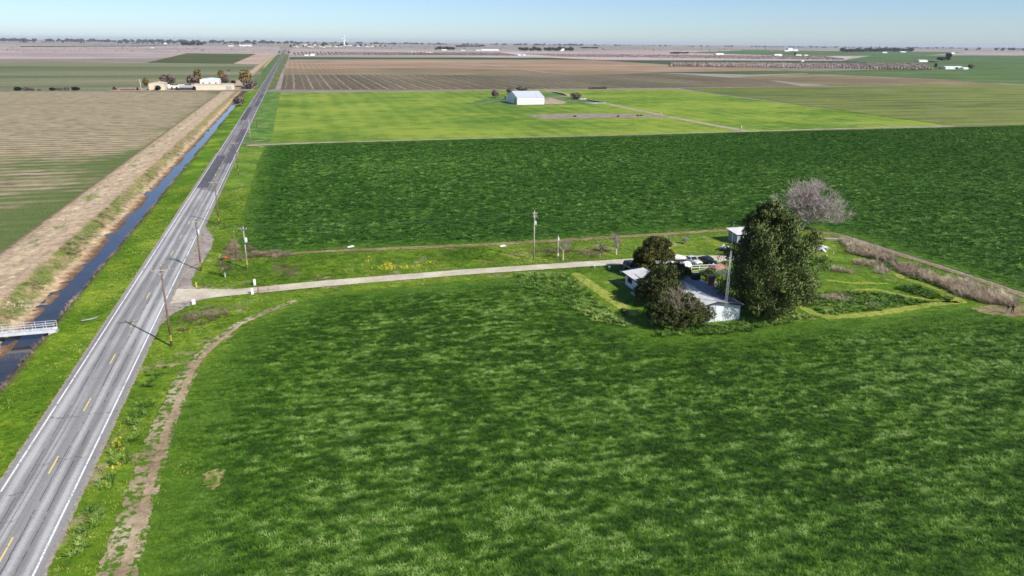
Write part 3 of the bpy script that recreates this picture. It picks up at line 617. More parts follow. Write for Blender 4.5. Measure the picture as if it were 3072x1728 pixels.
grow('verge_grass', PD([(-40.2, 40), (-40.2, 330), (-32.6, 330), (-32.6, 40)]), (-40.5, 60, -32.6, 330), 4, T_GRASS, 1.0, 'bright green grass between the road and the ditch', 'grass', z=lambda X, Y: ditch_z(X, Y), maxd=260)
STRIP = [(-20.2, 143), (60, 143.4), (60, 160.3), (43, 160.8), (4, 163), (-12, 160), (-18, 165), (-19.5, 150)]
grow('drive_grass', PD(STRIP), (-20, 143, 60, 165), 3.5, T_GRASS, 1.1, 'green grass growing between the driveway and the field margin', 'grass', thin=.12)
HOUSE_ZONE = PD([(58, 101), (71, 101), (71, 127), (58, 127)])
grow('yard_grass', minus(PD(YARD), HOUSE_ZONE, d_drive), bb(YARD), 2.6, T_GRASS, 1.0, 'patchy green grass of the farmhouse yard', 'grass', t0=.6)
Z2 = lambda l: [g(2350 + x * .3451, 520 + y * .3451) for x, y in l]
Z6 = lambda l: [g(560 + x * .1794, 660 + y * .1794) for x, y in l]
Z8r = lambda l: [g(1000 + x * .3688, 600 + y * .3688) for x, y in l]
# mown edging and weed beds right of the pine
MOWN = Z2([(160, 1165), (260, 1215), (400, 1255), (700, 1232), (1000, 1190), (1300, 1140), (1540, 1115), (1440, 1040), (1200, 960), (1020, 905), (960, 850), (930, 800)])
path_sheet('mown_grass', MOWN, [1.5, 1.8, 2.2, 2, 2, 1.8, 2.2, 1.8, 1.6, 1.4, 1.2, 1], .05, M_MOWN, .4)
path_sheet('mown_grass', Z2([(560, 1020), (800, 1010), (1000, 1055), (1300, 1110), (1500, 1120)]), 1.1, .05, M_MOWN, .4)
path_sheet('mown_grass', Z2([(380, 930), (600, 955), (900, 960)]), .9, .05, M_MOWN, .4)
path_sheet('mown_grass', [gd(1450, 690), gd(1520, 740), gd(1590, 790)], [2, 2.5, 2], .05, M_MOWN, .4)
BED = Z2([(200, 1100), (330, 1030), (520, 1030), (820, 1030), (1080, 1090), (1300, 1120), (1000, 1170), (700, 1210), (400, 1230), (260, 1190)])
grow('weed_bed', PD(BED), bb(BED), 3, T_WEED, .95, 'dark leafy weed bed inside the pale mown loop right of the pine', 'weeds', t0=.45)
BED2 = Z2([(960, 990), (1150, 985), (1400, 1060), (1470, 1110), (1250, 1090), (1050, 1040)])
grow('weed_bed', PD(BED2), bb(BED2), 5, T_WEED, 1.0, 'narrow weed bed at the right tip of the mown loop', 'weeds', t0=.5)
BED3 = Z2([(440, 610), (560, 650), (700, 740), (950, 850), (1260, 960), (1460, 1050), (1390, 960), (1000, 800), (600, 660)])
grow('weed_bed', PD(BED3), bb(BED3), 4, T_WEED, .9, 'dark weeds along the foot of the dry brush bank', 'weeds', t0=.35)
BED4 = [gd(1610, 842), gd(1700, 830), gd(1830, 812), gd(1990, 790), gd(2060, 798), gd(1900, 832), gd(1790, 846), gd(1660, 852)]
grow('weed_bed', PD(BED4), bb(BED4), 5, T_WEED, 1.2, 'tall green weeds between the house end wall and the wheat', 'weeds', t0=.62)
BED5 = [gd(1300, 690), gd(1420, 690), gd(1520, 770), gd(1590, 830), gd(1500, 812), gd(1400, 752), gd(1310, 720)]
grow('weed_bed', PD(BED5), bb(BED5), 3.2, T_WEED, 1.15, 'lush pale weeds where the wheat meets the front lawn', 'weeds', t0=.55)
BED6 = [tuple(g(*p)) for p in ((180, 1728), (258, 1607), (291, 1546), (319, 1470), (364, 1349), (404, 1270), (455, 1148), (498, 1103))]
grow('roadside_weeds', PA(BED6, 1.6), bb(BED6, 1), 4, T_WEED, .95, 'leafy weeds in a line between the road and the dirt track', 'weeds', thin=.42, t0=.5)
grow('track_thatch', PA(TRACK_L, [3.2, 3.0, 2.6, 2.4, 2.2, 2.0, 1.6, 1.4, 1.2, 1.1, .6]), bb(TRACK_L, 2), 5, T_THATCH, .55, 'dry thatch lying along the curved dirt track', 'thatch', thin=.5, t0=.62)
# dry brush banks
BR = [('grey dry brush bank behind the lumber heap', [(500, 590), (640, 610), (860, 690), (1000, 770), (960, 800), (880, 770), (600, 710), (540, 650)], 1.05),
      ('grey dry brush clump in the middle of the right bank', [(970, 790), (1180, 820), (1290, 880), (1420, 950), (1290, 955), (1060, 890), (980, 850)], .95),
      ('long grey dry brush bank ending beside the two people', [(1400, 950), (1560, 950), (1800, 1030), (2000, 1100), (2090, 1150), (1950, 1165), (1700, 1130), (1500, 1060), (1390, 1000)], 1.35),
      ('dry brown brush patch on the lawn beside the pine', [(345, 835), (450, 825), (600, 865), (560, 880), (420, 860)], .9),
      ('thin grey brush at the bend of the mown edge', [(590, 750), (720, 770), (880, 800), (910, 900), (810, 880), (780, 830), (620, 790)], .8),
      ('grey weed stalks inside the mown loop', [(330, 1070), (480, 1060), (560, 1100), (720, 1140), (860, 1150), (800, 1170), (620, 1130), (380, 1120)], .7)]
for lab, p, h in BR:
    q = Z2(p); grow('dry_brush', PD(q), bb(q), 6.5, T_DRY, h * 1.3, lab, 'brush', t0=.74, tmul=.7)
q = Z6([(990, 590), (1150, 560), (1500, 540), (1740, 560), (1750, 620), (1500, 650), (1200, 640), (1000, 640)])
grow('dry_brush', PD(q), bb(q), 7, T_DRY, .95, 'tan dry grass mound behind the transformer pole', 'brush', t0=.6)
q = Z6([(620, 520), (780, 330), (860, 330), (900, 560), (1000, 620), (960, 690), (800, 700), (640, 640)])
grow('dry_brush', PD(q), bb(q), 5, T_DRY, .8, 'dry grass round the short pole near the road', 'brush', t0=.5)
q = Z6([(960, 430), (1050, 430), (1180, 500), (1060, 530), (960, 510)])
grow('dry_brush', PD(q), bb(q), 6, T_DRY, .9, 'brown dry grass tuft against the wheat behind the transformer pole', 'brush', t0=.45)
q = Z6([(1440, 700), (1640, 760), (1900, 800), (1900, 960), (1700, 980), (1560, 960), (1460, 860)])
grow('dry_brush', PD(q), bb(q), 3, T_DRY, .7, 'greyish stalks in the grass north of the gate', 'brush', t0=.35)
q = Z8r([(1420, 440), (1560, 420), (1800, 405), (1980, 410), (2150, 380), (2290, 400), (2290, 460), (2100, 465), (1900, 440), (1700, 440)])
grow('dry_brush', PD(q), bb(q), 3.5, T_DRY, .75, 'mauve dry brush in the orchard strip behind the drive', 'brush', t0=.35, thin=.3)
q = [g(545, 950), g(600, 930), g(700, 920), g(760, 905), g(700, 935), g(600, 985), g(540, 1010), g(525, 985)]
grow('dry_brush', PD(q), bb(q), 5, T_DRY, .7, 'dry stalks in the hollow beside the gravel apron', 'brush', t0=.4, thin=.25)
q = [(-42.2, 60), (-42.2, 620), (-40.6, 620), (-40.6, 60)]
grow('ditch_reeds', PD(q), (-42.4, 60, -40.4, 620), 5, T_DRY, .62, 'dry reeds along the road side of the ditch', 'reeds', z=lambda X, Y: ditch_z(X, Y), maxd=600, thin=.3, t0=.3)
q = [(-51.6, 90), (-51.6, 420), (-48, 420), (-48, 90)]
grow('bank_grass', PD(q), (-51.8, 90, -47.8, 420), 5, T_THATCH, 1.0, 'dry and green grass on the far bank of the ditch', 'grass', z=lambda X, Y: ditch_z(X, Y), maxd=430, thin=.55, t0=.55)
q = [(-51.4, 90), (-51.4, 420), (-49.2, 420), (-49.2, 90)]
grow('bank_weeds', PD(q), (-51.6, 90, -49, 420), 3, T_WEED, .5, 'green weeds along the crest of the dirt bank', 'weeds', z=lambda X, Y: ditch_z(X, Y), maxd=240, thin=.64, t0=.8)
# flowers
def flowers(poly, dens, lab, thin=.45):
    grow('wild_mustard', PD(poly), bb(poly), dens, T_FLOWER, .5, lab, 'flowers', t0=.6, thin=thin)
flowers([g(340, 1320), g(392, 1310), g(372, 1390), g(350, 1440), g(318, 1425)], 5, 'yellow mustard flowers beside the near stretch of road', .2)
flowers([g(310, 1450), g(335, 1440), g(335, 1475), g(305, 1475)], 4, 'small yellow flower patch just below the roadside mustard', .3)
flowers(Z8r([(310, 560), (430, 515), (560, 545), (800, 500), (820, 520), (600, 560), (440, 575)]), 5, 'long yellow flower drift in the grass north of the drive', .25)
flowers(Z8r([(260, 450), (320, 450), (330, 505), (260, 500)]), 4, 'small yellow flower spot near the wheat margin', .3)
flowers(Z8r([(980, 515), (1040, 510), (1030, 530), (980, 530)]), 4, 'tiny yellow flower spot right of the long drift', .2)
flowers(Z2([(590, 1030), (690, 1015), (770, 1010), (760, 1040), (620, 1050)]), 5, 'yellow flowers on the upper rim of the mown loop', .25)
flowers(Z2([(720, 1080), (800, 1080), (790, 1110), (730, 1110)]), 5, 'yellow flowers in the middle of the mown loop', .2)
flowers(Z2([(1320, 905), (1370, 905), (1370, 945), (1330, 950)]), 5, 'yellow flower clump by the brush on the right bank', .1)
# ------------------------------------------------------------------ trees
def unit(n):
    v = rng.normal(size=(n, 3)); return v / np.linalg.norm(v, axis=1)[:, None]
def leaf_quads(C, R, n, l, w, up=.4, out=.7, rnd=.5, shell=.45):
    """leaf cards through the volume of clumps: C (m,3) centres, R (m,3) radii"""
    m = len(C); u = unit(m * n); k = np.repeat(np.arange(m), n)
    rad = (shell + (1 - shell) * rng.random(m * n) ** .6)[:, None]
    p = C[k] + u * R[k] * rad
    ax = u * out + np.array([0, 0, up]) + rng.normal(size=(m * n, 3)) * rnd; ax /= np.linalg.norm(ax, axis=1)[:, None]
    sd = np.cross(ax, unit(m * n)); sd /= np.linalg.norm(sd, axis=1)[:, None] + 1e-9
    L = (l * rng.uniform(.7, 1.3, m * n))[:, None]; Wd = (w * rng.uniform(.7, 1.3, m * n))[:, None]
    V = np.stack([p - sd * Wd * .5, p + sd * Wd * .5, p + ax * L + sd * Wd * .35, p + ax * L - sd * Wd * .35], 1)
    nr = u * .75 + np.array([0, 0, .25]) + rng.normal(size=(m * n, 3)) * .28; nr /= np.linalg.norm(nr, axis=1)[:, None]
    return V, rng.random(m)[k] * .6 + rng.random(m * n) * .4, nr
def leaf_mat(name, stops, rough=.55):
    if name in MATS: return MATS[name]
    t = NT(name); t.set(col=t.ramp(t.attr('rnd'), stops), rough=rough, spec=.25); MATS[name] = t.m; return t.m
def bark_mat(name, a, b, size=.25):
    if name in MATS: return MATS[name]
    t = NT(name); v = t.obj(); nz = t.noise(size, 5, .7, v, stretch=(1, 1, .25)); t.set(col=t.ramp(nz, [(.32, a), (.66, b)]), rough=.9, spec=.15); t.bump(nz, .6, .04); MATS[name] = t.m; return t.m
M_BARK = bark_mat('bark_brown', srgb(62, 48, 36), srgb(112, 94, 76)); M_BARKG = bark_mat('bark_grey', srgb(112, 98, 90), srgb(176, 162, 150)); M_BARKP = bark_mat('bark_pale', srgb(140, 124, 112), srgb(206, 192, 176))
M_TWIG = bark_mat('twig_mauve', srgb(120, 108, 102), srgb(178, 166, 158), .6); M_TWIGP = bark_mat('twig_pale', srgb(140, 128, 120), srgb(200, 188, 178), .6); M_TWIGG = bark_mat('twig_grey', srgb(112, 102, 88), srgb(170, 158, 140), .6); M_TWIGD = bark_mat('twig_dark', srgb(66, 54, 46), srgb(108, 92, 80), .6); M_TWIGO = bark_mat('twig_ochre', srgb(108, 92, 52), srgb(156, 136, 82), .6)
M_PINE = leaf_mat('pine_needles', [(0, srgb(54, 72, 30)), (.45, srgb(86, 104, 50)), (.8, srgb(116, 130, 70)), (1, srgb(142, 150, 92))])
M_JUNI = leaf_mat('juniper_leaves', [(0, srgb(44, 54, 22)), (.5, srgb(74, 84, 38)), (1, srgb(106, 112, 60))])
M_OAK = leaf_mat('brown_green_leaves', [(0, srgb(46, 52, 20)), (.5, srgb(76, 82, 34)), (.8, srgb(100, 98, 44)), (1, srgb(122, 110, 56))])
M_EUC = leaf_mat('eucalyptus_leaves', [(0, srgb(34, 44, 34)), (.5, srgb(50, 62, 46)), (1, srgb(74, 84, 64))])

def pine(name, label, loc, H, prof, nclump, off=lambda t: (0, 0)):
    o = empty(name, loc); tag(o, label, 'tree')
    mb = MB(); mb.tube([(0, 0, -.2), (.1, 0, H * .25), (off(.5)[0], off(.5)[1], H * .5), (off(.95)[0], off(.95)[1], H * .95)], [.55, .45, .3, .05], 9)
    C, R = [], []; limbs = MB()
    for i in range(nclump):      # limbs: each carries a lobe of foliage clumps
        t = (i + .5) / nclump; t = .06 + .93 * t; a = i * 2.39996 + rng.normal(0, .3)
        r = np.interp(t, prof[0], prof[1]) * rng.uniform(.72, 1.2); ox, oy = off(t); z = t * H
        lr = .26 * r + .55 * rng.uniform(.8, 1.25); cr = max(0, r - lr * .8); c = np.array([ox + math.cos(a) * cr, oy + math.sin(a) * cr, z])
        zb = max(.5, z - r * .45); limbs.tube([(ox * .8, oy * .8, zb), tuple((c + np.array([ox * .8, oy * .8, zb])) / 2 - np.array([0, 0, .2])), tuple(c)], [.16 * (1.2 - t), .09, .03], 4, False)
        m = 13
        u = unit(m); u[:, 2] = u[:, 2] * .8 + .25; u += np.array([math.cos(a), math.sin(a), .2]) * .45; u /= np.linalg.norm(u, axis=1)[:, None]
        cc = c + u * lr * np.array([1, 1, .9]) * rng.uniform(.55, 1.0, m)[:, None]
        s = lr * rng.uniform(.34, .52, m); C += cc.tolist(); R += np.stack([s, s, s * .85], 1).tolist()
    mb.build('trunk', M_BARK, o, True); limbs.build('limb', M_BARK, o, True)
    V, a, nr = leaf_quads(np.array(C), np.array(R), 105, .34, .11, up=.75, out=.8, rnd=.45, shell=.55)
    quads_obj('crown', V, M_PINE, o, attr=a, nrm=nr); return o
rng = np.random.default_rng(2)
PINE_OFF = lambda t: (.3 + 1.0 * math.sin(t * 2.6) - 1.6 * t, -.2 * t)
pine('pine_tree', 'huge rounded olive green pine tree standing beside the farmhouse', (74.8, 105.0, 0), 19.2, ([0, .06, .2, .38, .55, .72, .86, .95, 1], [3.2, 5.2, 6.9, 7.4, 6.8, 5.3, 3.5, 2.0, .6]), 60, PINE_OFF)

def shrub_tree(name, label, loc, blobs, mat, n=150, leaf=(.3, .13), limbs=0, limb_mat=None, cat='tree', trunk=.25, H=4, up=.4, density=1.0, cl=.62, group=None):
    """blobs: list of (x,y,z,rx,ry,rz) lobes; each lobe is filled with leafy clumps"""
    o = empty(name, loc); tag(o, label, cat, group)
    C, R = [], []
    for (x, y, z, rx, ry, rz) in blobs:
        m = max(6, int(rx * ry * 9 * density))
        u = unit(m); u[:, 2] = np.abs(u[:, 2]) * .95 - .18; q = rng.uniform(.55, 1, m)[:, None]
        c = np.array([x, y, z]) + u * np.array([rx, ry, rz]) * q; c[:, 2] = np.maximum(c[:, 2], .25)
        s = rng.uniform(.7, 1.25, m) * cl; C.append(c); R.append(np.stack([s, s, s * .8], 1))
    C, R = np.concatenate(C), np.concatenate(R)
    mb = MB(); mb.tube([(0, 0, -.1), (.1, .05, H * .35), (.05, -.1, H * .7)], [trunk, trunk * .8, trunk * .3], 8)
    for i in range(0, len(C), 5): mb.tube([(0, 0, H * .25), tuple(C[i] * .55 + np.array([0, 0, .1])), tuple(C[i])], [.07, .05, .015], 4, False)
    mb.build('trunk', M_BARK, o, True)
    V, a, nr = leaf_quads(C, R, n, leaf[0], leaf[1], up=up, out=.8, rnd=.6); quads_obj('crown', V, mat, o, attr=a, nrm=nr)
    if limbs:
        lb = MB(); r = random.Random(5)
        for i in range(limbs):
            a = r.uniform(0, 6.28); L = r.uniform(1.4, 3.2); b = blobs[0]
            p = [Vector((b[0] + r.uniform(-.5, .5) * b[3], b[1] - .3 * b[4] + r.uniform(-.4, .4) * b[4], b[2] + b[5] * .35))]; d = Vector((math.cos(a), math.sin(a) - .3, r.uniform(.3, 1.1))).normalized()
            for s in range(4): p.append(p[-1] + d * L / 4); d = (d + Vector((r.uniform(-.4, .4), r.uniform(-.4, .4), r.uniform(-.2, .3)))).normalized()
            lb.tube(p, [.07, .055, .04, .025, .01], 5, False)
            for s in range(6):
                q = p[r.randint(1, 4)]; e = Vector((r.uniform(-1, 1), r.uniform(-1, 1), r.uniform(-.1, 1))).normalized(); lb.tube([q, q + e * .5, q + e * 1.0 + Vector((0, 0, .1))], [.025, .015, .006], 3, False)
        lb.build('dead_branch', limb_mat, o, True)
    return o
def bare_tree(name, label, loc, H, spread, mat, twig, seed=1, trunk=.28, levels=5, nb=(3, 4, 4, 4), fork=.18, droop=0.0, lean=(0, 0), cat='tree', group=None, twig_r=.012, dens=1.0, flat=.55, white=None, straight=.8, wide=None, kick=1.0):
    r = random.Random(seed); o = empty(name, loc); tag(o, label, cat, group); wood, tw = MB(), MB()
    def grow_b(p, d, L, rad, lev):
        n = 4 if lev < 2 else 3; pts = [p]; rr = [rad]
        for i in range(n):
            d = (d + Vector((r.gauss(0, .16), r.gauss(0, .16), r.gauss(.05, .12) - droop * lev * .05))).normalized(); pts.append(pts[-1] + d * L / n); rr.append(rad * (1 - .55 * (i + 1) / n))
        if lev < 3: wood.tube(pts, rr, 6 if lev < 2 else 4, False)
        else: tw.tube(pts, [max(q, twig_r * .5) for q in rr], 3, False)
        if lev >= levels: return
        m = nb[min(lev, len(nb) - 1)]; m = max(1, int(round(m * (dens if lev >= 2 else 1))))
        for i in range(m):
            u = r.uniform(.35, 1) if lev else r.uniform(.75, 1); k = min(int(u * n), n - 1); q = pts[k].lerp(pts[k + 1], u * n - k)
            a = 2 * math.pi * (i + r.random() * .6) / m + lev; ax = Vector((math.cos(a), math.sin(a), 0))
            side = (ax - d * ax.dot(d)); 
            if side.length < .05: side = Vector((1, 0, 0))
            nd = (d * straight + side.normalized() * r.uniform(.5, 1.0) * spread + Vector((0, 0, .12))).normalized(); nd.z *= flat + .45; nd.normalize()
            grow_b(q, nd, L * r.uniform(.55, .85) * (kick if lev == 0 else 1), max(rad * r.uniform(.42, .62), twig_r), lev + 1)
    grow_b(Vector((0, 0, -.1)), Vector((lean[0], lean[1], 1)).normalized(), H * fork * 2, trunk, 0)
    wood.build('trunk', mat, o, True)
    if tw.v: tag(tw.build('twigs', twig, o, True), kind='stuff')
    if white: MB().tube([(0, 0, -.05), (0, 0, white)], [trunk * 1.12, trunk * 1.05], 8).build('whitewash', plain('whitewash', srgb(214, 208, 198), .8), o, True)
    # scale to the surveyed height
    av = np.array(wood.v + tw.v); k = H / np.percentile(av[:, 2], 99.7); kw = k if not wide else wide / (np.percentile(av[:, :2], 98) - np.percentile(av[:, :2], 2)); o.scale = (kw, kw, k); return o
# front juniper with dead grey branches, the green one behind it, the brownish one at the parking place
shrub_tree('juniper', 'dark sprawling juniper with dead grey branches in front of the house', (57.5, 103.6, 0), [(0, 0, 1.6, 5.2, 3.6, 2.9), (-2.4, .4, 3.0, 2.9, 2.6, 2.9), (2.0, .8, 2.8, 3.0, 2.6, 2.6), (4.0, .2, 1.4, 2.6, 2.2, 2.0), (-1.6, 2.0, 4.0, 2.4, 2.4, 2.2)], M_JUNI, 120, (.26, .10), 10, M_BARKG, trunk=.3, H=4, density=.8)
bare_tree('dead_bush', 'grey leafless bush tangled in the top of the front juniper', (57.6, 104.2, 0), 6.6, .8, M_BARKP, M_TWIGG, 41, .13, 4, (6, 4, 4, 4), .08, cat='bush', twig_r=.018, wide=6.4, kick=2.2)
shrub_tree('juniper', 'dense green juniper rising over the left half of the roof', (58.6, 114.2, 0), [(0, 0, 3.4, 3.2, 3.4, 2.9), (2.2, .8, 5.0, 2.9, 2.8, 2.2), (5.2, 2.4, 5.0, 2.5, 2.4, 1.7), (-.9, .3, 1.8, 2.6, 2.6, 1.9), (1.0, -2.5, 3.6, 2.6, 2.4, 2.2)], M_JUNI, 130, (.26, .11), trunk=.28, H=5, up=.6)
shrub_tree('evergreen_tree', 'brownish green round tree beside the dark parked SUV', (65.8, 129.6, 0), [(-.6, 0, 4.4, 3.2, 3.2, 2.6), (.7, .3, 6.3, 2.6, 2.4, 1.6), (-2.0, 0, 2.9, 2.2, 2.2, 1.7), (2.3, 0, 3.8, 2.1, 2.1, 1.9)], M_OAK, 130, (.28, .12), trunk=.3, H=6)
shrub_tree('shrub', 'small round dark shrub at the left foot of the pine', (74.6, 123.0, 0), [(0, 0, 1.5, 1.3, 1.3, 1.4)], M_PINE, 150, (.24, .09), trunk=.12, H=2, cat='shrub')
shrub_tree('shrub', 'little pale green shrub standing in the shade left of the junipers', (51.2, 110.2, 0), [(0, 0, .7, .6, .6, .6)], leaf_mat('pale_shrub_leaves', [(0, srgb(70, 84, 34)), (1, srgb(140, 148, 84))]), 60, (.2, .08), trunk=.06, H=1, cat='shrub', cl=.4)

bare_tree('bare_tree', 'large spreading leafless grey tree behind the pine', (119.0, 156.0, 0), 12.3, .95, M_BARKP, M_TWIGP, 23, .2, 6, (7, 5, 4, 4, 4, 3), .05, flat=.7, twig_r=.018, wide=13.5, kick=2.6)
bare_tree('bare_tree', 'two-armed pruned pale tree behind the driveway end', (78.5, 147.6, 0), 4.6, .75, M_BARKP, M_TWIG, 5, .2, 3, (2, 2, 3, 3), .2, dens=.8)
bare_tree('bare_tree', 'leafless pale fruit tree left of the driveway end', (65.1, 146.2, 0), 4.9, .6, M_BARKP, M_TWIG, 8, .2, 5, (4, 4, 4, 3, 3), .16, straight=.9)
bare_tree('bare_tree', 'leafless small tree tangled round the meter pole', (52.4, 145.2, 0), 4.6, .7, M_BARKP, M_TWIG, 21, .17, 5, (3, 4, 4, 3, 2), .18)
bare_tree('bare_tree', 'small crooked tree with whitewashed trunk near the road', (-15.8, 149.7, 0), 3.9, .9, M_BARKG, M_TWIGD, 14, .16, 5, (4, 4, 4, 3, 3), .2, white=.9, droop=.6, lean=(-.15, 0))
bare_tree('shrub', 'low leafless bush in the grass behind the driveway end', (84.2, 151.0, 0), 1.7, 1.1, M_TWIG, M_TWIG, 31, .06, 4, (5, 5, 4, 3), .1, cat='shrub', twig_r=.015)
bare_tree('shrub', 'greyish bush beside the leafless fruit tree', (62.6, 149.2, 0), 1.6, 1.1, M_TWIG, M_TWIG, 32, .06, 4, (5, 5, 4, 3), .1, cat='shrub', twig_r=.015)

# ------------------------------------------------------------------ poles and wires
M_WOOD = bark_mat('pole_wood', srgb(96, 78, 62), srgb(140, 120, 100), .5); M_WOODL = bark_mat('pole_wood_pale', srgb(150, 136, 122), srgb(192, 180, 166), .5)
M_GALV = plain('galvanised', srgb(196, 200, 204), .45, .08, .3, .5, .4); M_PORC = plain('porcelain', srgb(222, 220, 214), .3, .05, .1, .5)
M_TANK = plain('transformer_grey', srgb(206, 210, 212), .5, .06, .4); M_YBAND = plain('marker_yellow', srgb(214, 190, 70), .6, .1, .2); M_DARK = plain('dark_metal', srgb(52, 50, 50), .6, .15, .3)
def pole(label, x, y, h, arms=((.35, 2.5),), tank=0, wood=None, name='utility_pole', rz=0.0, group='utility poles along the road', bands=True, r=.16, lean=(0, 0)):
    o = empty(name, (x, y, 0), rz); tag(o, label, 'pole', group); wood = wood or M_WOOD
    sh = lambda z: (lean[0] * z, lean[1] * z)
    MB().tube([(0, 0, -.3), (*sh(h * .5), h * .5), (*sh(h), h)], [r, r * .85, r * .68], 10).build('shaft', wood, o, True)
    for (dz, wd) in arms:
        z = h - dz; cx, cy = sh(z); y0 = cy - r * .9
        arm = MB().box(cx - wd / 2, cx + wd / 2, y0 - .1, y0, z - .06, z + .06).build('crossarm', M_WOODL, o)
        for s in (-1, 1): MB().bar((cx, y0 - .05, z - .7), (cx + s * wd * .3, y0 - .05, z - .06), .04).build('brace', M_GALV, o)
        for u in (-.46, -.26, .46):
            ins = MB().lathe([(.02, 0), (.02, .08), (.06, .09), (.035, .14), (.06, .16), (.03, .22), (.01, .25)], 8, (cx + u * wd, y0 - .05, z + .06)).build('insulator', M_PORC, o, True)
    MB().lathe([(.02, 0), (.06, .05), (.035, .12), (.06, .15), (.01, .26)], 8, (*sh(h), h)).build('insulator', M_PORC, o, True)
    for i in range(tank):
        a = -.5 + i * .55; tx, ty = .42 * math.cos(a), -.42 * math.sin(a) - .1; z = h - 3.1
        tk = MB().lathe([(.16, 0), (.2, .03), (.2, .78), (.17, .84), (.05, .88)], 12, (tx, ty, z)).build('transformer', M_TANK, o, True)
        for s in (-.08, .08): MB().lathe([(.03, 0), (.045, .05), (.03, .1), (.045, .14), (.015, .24)], 6, (tx + s, ty, z + .82)).build('bushing', M_PORC, tk, True)
        MB().bar((.1, -.1, z + .5), (tx, ty, z + .5), .06).build('bracket', M_GALV, o)
    if tank: MB().tube([(.0, -.2, h - .5), (.1, -.34, h - 1.1), (.05, -.3, h - 1.7), (.2, -.34, h - 2.2)], .02, 5).build('lead', M_DARK, o, True)
    if bands:
        for i in range(3): MB().tube([(0, 0, 1.0 + i * .32), (0, 0, 1.16 + i * .32)], r * 1.03, 10).build('marker_band', M_YBAND, o, True)
    return o
PX_ = -20.75
POLES = [('tall leaning utility pole nearest the viewer beside the road', 114.7, 12.6, ((.55, 2.6),), 0, (.0, 0), M_WOOD),
         ('utility pole with white transformers at the gravel pull-out', 155.3, 10.6, ((.5, 2.5), (1.5, 1.6)), 2, (.02, 0), M_WOOD),
         ('utility pole on the verge just past the gravel pull-out', 196.7, 11.2, ((.5, 2.6),), 0, (.01, 0), M_WOOD),
         ('utility pole facing the dark asphalt patch', 274, 11.2, ((.5, 2.5),), 0, (.0, 0), M_WOOD),
         ('pale slim utility pole at the start of the lime field', 362, 10.5, ((.5, 2.2),), 0, (0, 0), M_WOODL),
         ('utility pole second past the lime field corner', 431, 8.6, ((.4, 2.0),), 0, (0, 0), M_WOOD),
         ('utility pole third past the lime field corner', 512, 8.4, ((.4, 2.0),), 0, (0, 0), M_WOOD),
         ('utility pole next but one before the crossing', 590, 8.4, ((.4, 2.0),), 0, (0, 0), M_WOOD),
         ('utility pole closest to the crossing', 679, 9.0, ((.4, 2.0),), 0, (0, 0), M_WOOD),
         ('first utility pole beyond the crossing', 800, 9.5, ((.4, 2.0),), 0, (0, 0), M_WOOD),
         ('second utility pole beyond the crossing', 930, 9.5, ((.4, 2.0),), 0, (0, 0), M_WOOD)]
for lab, y, h, arms, tank, lean, wood in POLES: pole(lab, PX_, y, h, arms, tank, wood, lean=lean, bands=y < 300, r=.17)
pole('utility pole with big white transformers inside the roadside grass', -11.9, 154.5, 8.7, ((.35, 1.7),), 3, M_WOODL, group=None, rz=-.4)
pole('short dark pole without arms left of the transformer pole', -14.6, 164.0, 5.6, (), 0, M_WOOD, group=None, bands=False, r=.12)
pole('tall pole with one transformer standing in the grass halfway along the drive', 46.4, 146.8, 10.6, ((.45, 1.2), (1.1, 1.0)), 1, M_WOODL, group=None, rz=.3, bands=False)
mp = pole('low meter pole beside a small leafless tree', 51.0, 144.6, 5.5, (), 0, M_WOODL, 'meter_pole', group=None, bands=False, r=.13)
MB().box(-.16, .16, -.3, -.14, 4.6, 5.2).build('lamp_box', M_TANK, mp); MB().box(-.14, .14, -.28, -.14, 1.3, 1.75).build('meter_box', M_TANK, mp)
M_WIRE = plain('wire_metal', srgb(120, 116, 112), .5, .05, .5)
def wire(label, pts, sag=.012, r=.024, name='power_line', group='power lines along the road'):
    P = []
    for a, b in zip(pts[:-1], pts[1:]):
        a, b = Vector(a), Vector(b); n = 8
        for i in range(n): u = i / n; q = a.lerp(b, u); q.z -= 4 * sag * (b - a).length * u * (1 - u); P.append(q)
    P.append(Vector(pts[-1])); o = MB().tube(P, r, 3, False).build(name, M_WIRE); tag(o, label, 'wire', group)
for u, lab in ((-.46, 'outer power line over the road edge strung from pole to pole'), (-.26, 'middle power line strung between the roadside poles'), (.46, 'field side power line strung between the roadside poles')):
    pts = [(PX_ + u * 2.5, 40, 11.6)] + [(PX_ + l[0] * h + u * a[0][1], y - .2, h - a[0][0] + .3) for lb, y, h, a, tk, l, w in POLES]; wire(lab, pts)
wire('service wire from the transformer pole to the pole halfway along the drive', [(-11.2, 154.4, 8.6), (46.2, 146.7, 10.2)], name='service_wire', group=None)
wire('service wire from the halfway pole to the meter pole', [(46.4, 146.6, 7.6), (51.0, 144.6, 5.3)], name='service_wire', group=None)
wire('service wire crossing from the roadside pole to the transformer pole', [(PX_ + 1, 155.1, 10.3), (-11.9, 154.4, 8.6)], name='service_wire', group=None)

